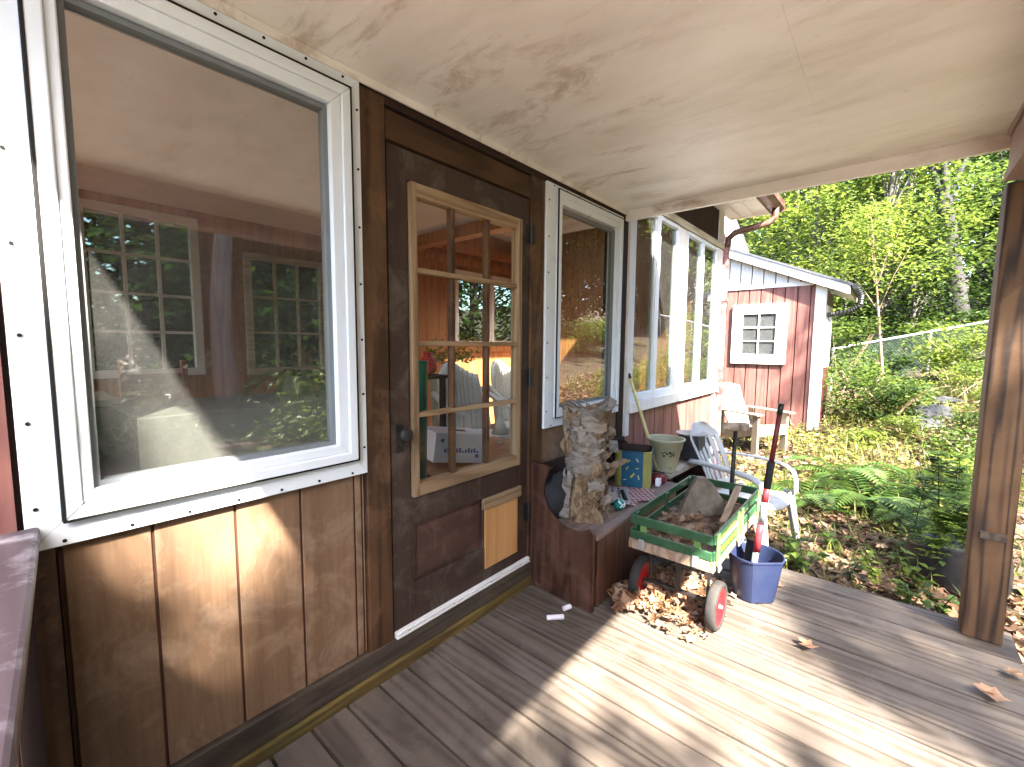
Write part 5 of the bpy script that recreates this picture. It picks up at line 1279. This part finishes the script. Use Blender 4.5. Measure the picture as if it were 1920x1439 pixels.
# black grow bag with feathery plants
gb_ = thing('grow_bag', (3.9,-1.9,-.12), 'big sagging grey black plastic pot full of weeds behind the porch post', 'pot')
q = MB(); v = []; f = []; n = 40; pr_ = [(.2,0),(.24,.05),(.25,.16),(.235,.27),(.242,.285),(.228,.285),(.215,.23),(0,.22)]
for i, (r, z) in enumerate(pr_):
    for k in range(n):
        t = 2*pi*k/n; e = 1+.07*mnoise.noise(Vector((cos(t)*2,sin(t)*2,z*7)))*(1 if i < 6 else .6); v.append((3.92+cos(t)*r*e, -1.94+sin(t)*r*e, -.13+z-(.05*sin(t+.6) if 2 < i < 6 else 0)))
for i in range(len(pr_)-1):
    for k in range(n): f.append((i*n+k,i*n+(k+1)%n,(i+1)*n+(k+1)%n,(i+1)*n+k))
q.add(v, f); q.build('pot_body', M['tarp'], gb_, smooth=True)
def feather(c, h, seed, label, n=90, spread=.14, mat='fernleaf'):
    rnd = R_(seed); s_ = MB(); q = MB(); tip = Vector(c)+Vector((rnd.uniform(-.08,.08),rnd.uniform(-.08,.08),h)); s_.tube([c,tip], [.005,.002], 5)
    for i in range(n):
        u = rnd.uniform(.1,1); p = Vector(c).lerp(tip,u); b = rnd.uniform(0,6.28); L = spread*(1.15-u*.75)*rnd.uniform(.6,1.1)
        e = p+Vector((cos(b)*L, sin(b)*L, L*rnd.uniform(-.1,.5)))
        for k in range(7):
            w_ = k/6; pp = p.lerp(e,w_); z = .045*(1-.4*w_); 
            for s in (-1,1): q.leaf(pp, Vector((cos(b+s*.9),sin(b+s*.9),.1)), (0,0,1), z, z*.3)
    t = thing('feathery_weed', c, label, 'plant'); s_.build('stem', M['darkbrown'], t); q.build('foliage', M[mat], t)
feather((3.86,-1.86,.12), .62, 1, 'tallest feathery green weed in the black pot with a dark stem')
feather((3.98,-1.98,.12), .5, 2, 'feathery weed in the black pot closest to the post')
feather((3.80,-1.97,.12), .34, 3, 'short bushy weed at the front rim of the black pot', 70, .16, 'leaf_g')
feather((3.78,-1.82,.08), .3, 7, 'drooping leafy weed over the left rim of the black pot', 80, .17, 'leaf_g')
feather((4.15,-1.72,-.12), .62, 4, 'feathery weed growing behind the black pot', 80, .15)
feather((4.4,-2.0,-.12), .75, 5, 'tall feathery weed behind the porch post', 80, .16)
feather((4.85,-2.2,-.12), .8, 6, 'feathery weed furthest behind the porch post', 80, .18, 'leaf_g')

for i, (x, y, r, h, m_) in enumerate(((9.9,-2.9,.35,.35,'leaf_y'),(10.8,-1.95,.4,.4,'leaf_g'),(12.0,-2.5,.45,.5,'leaf_y'),(12.9,-3.4,.5,.5,'leaf_g'),(8.0,-1.75,.3,.28,'leaf_y'),(6.9,-2.3,.35,.35,'leaf_g'),(9.0,-3.0,.4,.4,'leaf_g'),(11.6,-3.3,.45,.45,'leaf_y'),(7.4,-1.35,.25,.2,'leaf_y'),(6.2,-2.2,.3,.3,'leaf_y'))):
    bush((x,y,gz(x,y)), r, h, 16, 40, .065, m_, 'small leafy weed clump scattered on the sunny bank', 160+i, 'weed_clump', 'weed clumps on the bank', 5)
bp_ = MB(); r_ = R_(51)
for i in range(46):
    x = r_.gauss(11.3,.45); y = r_.gauss(-1.55,.35); z = gz(x,y); a = r_.uniform(0,6.28); L = r_.uniform(.3,.8); e = Vector((cos(a)*L*.8, sin(a)*L*.8, r_.uniform(.05,.7)*L)); p = Vector((x,y,z))
    bp_.tube([p, p+e*.5+Vector((0,0,.05)), p+e], [.011,.008,.003], 5)
o = bp_.build('brush_pile', M['twig'], smooth=True); tag(o, 'tangle of dead pale branches at the foot of the sapling', 'branches', kind='stuff')
# ground cover, grass and leaf litter: uncountable
def patch(x, y): return mnoise.noise(Vector((x*.9, y*.9, 4.2))) + .5*mnoise.noise(Vector((x*2.3, y*2.3, 1)))
rnd = R_(77); gc = MB(); gl = MB(); ll = MB()
n_ = 0
while n_ < 7200:
    u = rnd.random()**1.5; x = 3.3+8.2*u; y = rnd.uniform(-3.2-.12*(x-3), -.05 if x < 5.3 else .4)
    if x < 5.5 and y > -.55: continue
    if 8.35 < x and y > -.75: continue
    pv = patch(x,y)
    if pv < rnd.uniform(-.35,.3) + (.45 if x < 4.6 else 0): continue
    n_ += 1; z = gz(x,y); a = rnd.uniform(0,6.28); h = rnd.uniform(.01,.10 if x < 6 else .14); s = rnd.uniform(.025,.06)*(1+.05*x)
    gc.leaf((x,y,z+h), Vector((cos(a),sin(a),rnd.uniform(-.2,.5))).normalized(), Vector((rnd.uniform(-.5,.5),rnd.uniform(-.5,.5),1)), s, s*.6)
o = gc.build('ground_cover', M['leaf_pale']); tag(o, 'low yellow green ground cover between the deck and the shed', 'ground cover', kind='stuff')
n_ = 0
while n_ < 3800:
    u = rnd.random()**1.3; x = 3.2+9*u; y = rnd.uniform(-3.4-.12*(x-3), -.1 if x < 5.4 else .5)
    if x < 5.4 and y > -.5: continue
    if 8.35 < x and y > -.75: continue
    if patch(x+5,y) < rnd.uniform(-.4,.35): continue
    n_ += 1; z = gz(x,y); a = rnd.uniform(0,6.28); h = rnd.uniform(.05,.2 if x > 4.6 else .12)*(1+.04*x); b = Vector((cos(a)*.5*h, sin(a)*.5*h, h)); p = Vector((x,y,z)); sd_ = Vector((-sin(a),cos(a),0))*(.0035+.0006*x)
    gl.add([p-sd_,p+sd_,p+b*.6+sd_*.7+Vector((0,0,.1*h)),p+b*.6-sd_*.7+Vector((0,0,.1*h)),p+b*1.0+Vector((cos(a)*.2*h,sin(a)*.2*h,-.05*h))], [(0,1,2,3),(3,2,4)])
o = gl.build('grass', M['grassmat']); tag(o, 'thin grass blades among the ground cover', 'grass', kind='stuff')
n_ = 0
while n_ < 9000:
    u = rnd.random()**1.6; x = 3.17+9.5*u; y = rnd.uniform(-3.3-.12*(x-3), -.1 if x < 5.4 else .5)
    if 8.35 < x and y > -.75: continue
    n_ += 1; s = rnd.uniform(.04,.1)*(1+.04*x); curl_leaf(ll, (x,y,gz(x,y)+rnd.uniform(.004,.03)), rnd.uniform(0,6.28), s, rnd, .5, .5)
for i in range(500):
    x = rnd.uniform(2.9,3.6); y = rnd.uniform(-3.0,-2.1); curl_leaf(ll, (x,y,gz(x,y)+rnd.uniform(.004,.03)), rnd.uniform(0,6.28), rnd.uniform(.05,.1), rnd, .5, .5)
o = ll.build('leaf_litter', M['litter'], smooth=True); tag(o, 'dead leaf litter covering the forest floor beyond the deck', 'leaves', kind='stuff')

# ------------------------------------------------------------------ trees in front of the house (they shade the porch and show in the glass)
def shade_tree(name, base, height, spots, label, seed, mat='leaf_g', size=.12, per=70):
    """tree with leaf clumps placed up the sun rays to cast shade on chosen spots"""
    rnd = R_(seed); t = thing(name, base, label, 'tree', 'trees in front of the porch'); tk = MB(); cr = MB()
    pts = [(base[0]+.15*sin(i*.9+seed), base[1]+.15*cos(i*1.1+seed), base[2]-.2+height*i/8) for i in range(9)]; rs = [.2*(1.2-.12*i) for i in range(9)]; tk.tube(pts, rs, 9)
    for (x, y, z, r, dens) in spots:
        leaf_clump(cr, (x,y,z), r, int(per*dens), size, rnd, .5, .8)
        j = min(8, max(2, int((z-base[2])/height*8)-1)); s = Vector(pts[j]); c = Vector((x,y,z)); tk.tube([s, s.lerp(c,.5)+Vector((0,0,.3)), c], [rs[j]*.35, .03, .01], 5, cap=False)
    tk.build('trunk', M['bark'], t, smooth=True); cr.build('crown', M[mat], t)
def up(x, y, z0, h): return (x-.52*h, y-.84*h, z0+h)
rnd = R_(99); sp1 = []; sp2 = []; sp3 = []
def spot(lst, x, y, r, h, dens=1.0, z0=0): lst.append((*up(x,y,z0,h), r, dens))  # clump put on the sun ray that lands here, to shade it
# lower left of the deck and the wall below the window: mostly shade with small gaps
for (x, y, r) in ((.55,-.7,.3),(.8,-1.0,.3),(.98,-1.25,.22),(.75,-.45,.24),(1.03,-.85,.12),(.4,-1.1,.3),(1.12,-1.45,.24),(1.33,-1.62,.18),(1.2,-1.9,.25),(1.6,-1.98,.18),(.6,-.2,.22),(.95,-.55,.17),(.75,-.15,.2),(1.0,-.25,.16),(.5,-.45,.25),(.7,-1.3,.25)): spot(sp1, x, y, r, 6.2+rnd.uniform(-.8,.8), 1.6)
for (x, y, r, dn_) in ((1.34,-.86,.09,.35),(1.46,-1.14,.08,.25),(1.3,-1.06,.08,.5),(1.75,-1.4,.07,.25),(1.55,-1.5,.1,.5)): spot(sp1, x, y, r, 6.0, dn_)
for (x, z, r) in ((.76,.72,.09),(.8,.52,.13),(.86,.88,.1),(.05,1.38,.04),(.1,1.12,.04),(.66,.42,.09),(.6,.18,.12),(.7,.35,.12),(.85,.25,.14),(.85,1.1,.2),(.7,1.3,.2),(.05,1.2,.035),(.03,.98,.035),(.75,1.6,.2)): sp1.append((*up(x,0,z,6.0+rnd.uniform(-.6,.6)), r, 1.3))
# right part of the deck, the black pot and the near ferns
for (x, y, r) in ((2.6,-1.36,.13),(2.78,-1.55,.17),(2.95,-1.75,.2),(2.5,-1.8,.16),(2.3,-1.58,.1),(2.6,-2.05,.2),(3.2,-1.3,.16),(3.45,-1.6,.26),(3.7,-1.9,.3),(4.0,-1.4,.24),(4.2,-1.8,.3),(4.45,-1.2,.2),(4.6,-1.6,.22),(4.3,-2.2,.3),(4.9,-2.1,.25),(3.75,-1.1,.16),(2.42,-1.42,.13),(2.36,-1.75,.17),(2.15,-1.95,.15),(2.85,-1.22,.1),(3.0,-1.45,.14)): spot(sp2, x, y, r, 7.0+rnd.uniform(-1,1), 1.15)
for (x, y, r) in ((5.2,-1.0,.2),(5.6,-1.7,.25),(6.6,-2.4,.3),(8.6,-.9,.22),(9.3,-1.7,.3),(7.6,-2.6,.35),(8.2,-.55,.15),(9.6,-1.0,.25),(10.4,-2.2,.3)): spot(sp3, x, y, r, 7.5+rnd.uniform(-1,1), .9)
for (z, y, r) in ((1.5,-.5,.22),(1.0,-.55,.2),(.6,-.4,.22),(2.0,-.6,.15)): sp3.append((*up(8.5,y,z,6.5), r, .9))
for (x, y, z, r) in ((3.75,-.6,.6,.16),(3.7,-.9,.45,.14),(3.95,-.7,.35,.12)): sp2.append((*up(x,y,z,6.8+rnd.uniform(-.5,.5)), r, 1.2))
for (x, y, r) in ((-.02,-.25,.09),(-.05,-.55,.12),(-.02,-.8,.12),(-.1,-1.1,.15)): sp1.append((*up(x,y,.95,6.0+rnd.uniform(-.5,.5)), r, 1.3))
shade_tree('shade_tree', (-3.0,-7.2,-.1), 8.5, sp1, 'leafy maple in front of the porch left of the camera', 1)
shade_tree('shade_tree', (-1.2,-8.6,-.1), 9.5, sp2, 'leafy tree in front of the porch behind the camera', 2)
shade_tree('shade_tree', (3.2,-9.0,-.1), 9.5, sp3, 'tall leafy tree in the yard to the right of the camera', 3)
ft = make_tree('yard_tree', (4.5,-13.0,-.1), 9.0, 2.6, 110, 85, .24, 'leaf_yard', 'leafy tree on the far side of the yard facing the porch', 'yard trees facing the porch', 61, .15, low=.0, clump_r=.7)
yr = R_(31)
for i in range(39):
    x = -12 + 2.35*(i % 13) + yr.uniform(-.6,.6); y = (-12.5 if i < 13 else -17 if i < 26 else -24) + yr.uniform(-.8,.8)
    if abs(x-4.5) < 1.2 and i < 13: continue
    copy_thing(ft, (x,y,-.1), yr.uniform(0,6.28), 'leafy tree on the far side of the yard facing the porch', 'yard trees facing the porch', yr.uniform(.85,1.1) if i < 13 else yr.uniform(1.2,1.5) if i < 26 else yr.uniform(1.9,2.3))
for (x, y, sc_2) in ((18.5,-10.5,.95),(20.5,-9.2,.9),(22.5,-8.6,.95),(25,-9.5,1.1),(27,-8.0,1.0),(29,-10,1.2),(17,-14,1.2),(21,-13,1.2),(24,-14,1.3),(33,-9,1.2)):
    copy_thing(ft, (x,y,gz(x,y)), x, 'leafy tree on the far side of the yard facing the porch', 'yard trees facing the porch', sc_2)
for i, (x, y) in enumerate(((8.5,-6.5),(10.5,-7.2),(12.5,-6.0),(15,-7),(-3,-6.5),(-5,-8),(9.5,-9.5),(13,-9))):
    bush((x,y,gz(x,y)), .9, .9, 26, 60, .12, 'leaf_y' if i%2 else 'leaf_g', 'leafy bush at the edge of the yard', 80+i, group='bushes at the edge of the yard')
bf_ = bush((3.2,-5.2,-.1), .9, .9, 30, 60, .1, 'leaf_g', 'green bush in the yard in front of the porch', 62)
bush((6.0,-5.6,-.1), 1.0, 1.1, 30, 60, .1, 'leaf_y', 'bright bush in the yard right of the porch', 63)
bush((.8,-6.0,-.1), .9, .8, 26, 60, .1, 'leaf_d', 'dark bush in the yard facing the picture window', 64)
# trees behind the house, seen through the room
bt_ = make_tree('back_tree', (2.0,7.5,-.1), 7.5, 2.3, 85, 75, .22, 'leaf_d', 'green tree behind the house seen through the back windows', 'trees behind the house', 71, .14, low=.0, clump_r=.7)
for i in range(13):
    copy_thing(bt_, (-4.5+2.2*(i%7)+(0 if i < 7 else 1.1)+yr.uniform(-.4,.4), 7.3 if i < 7 else 10.5, -.1), yr.uniform(0,6.28), 'green tree behind the house seen through the back windows', 'trees behind the house', 1.0 if i < 7 else 1.4)
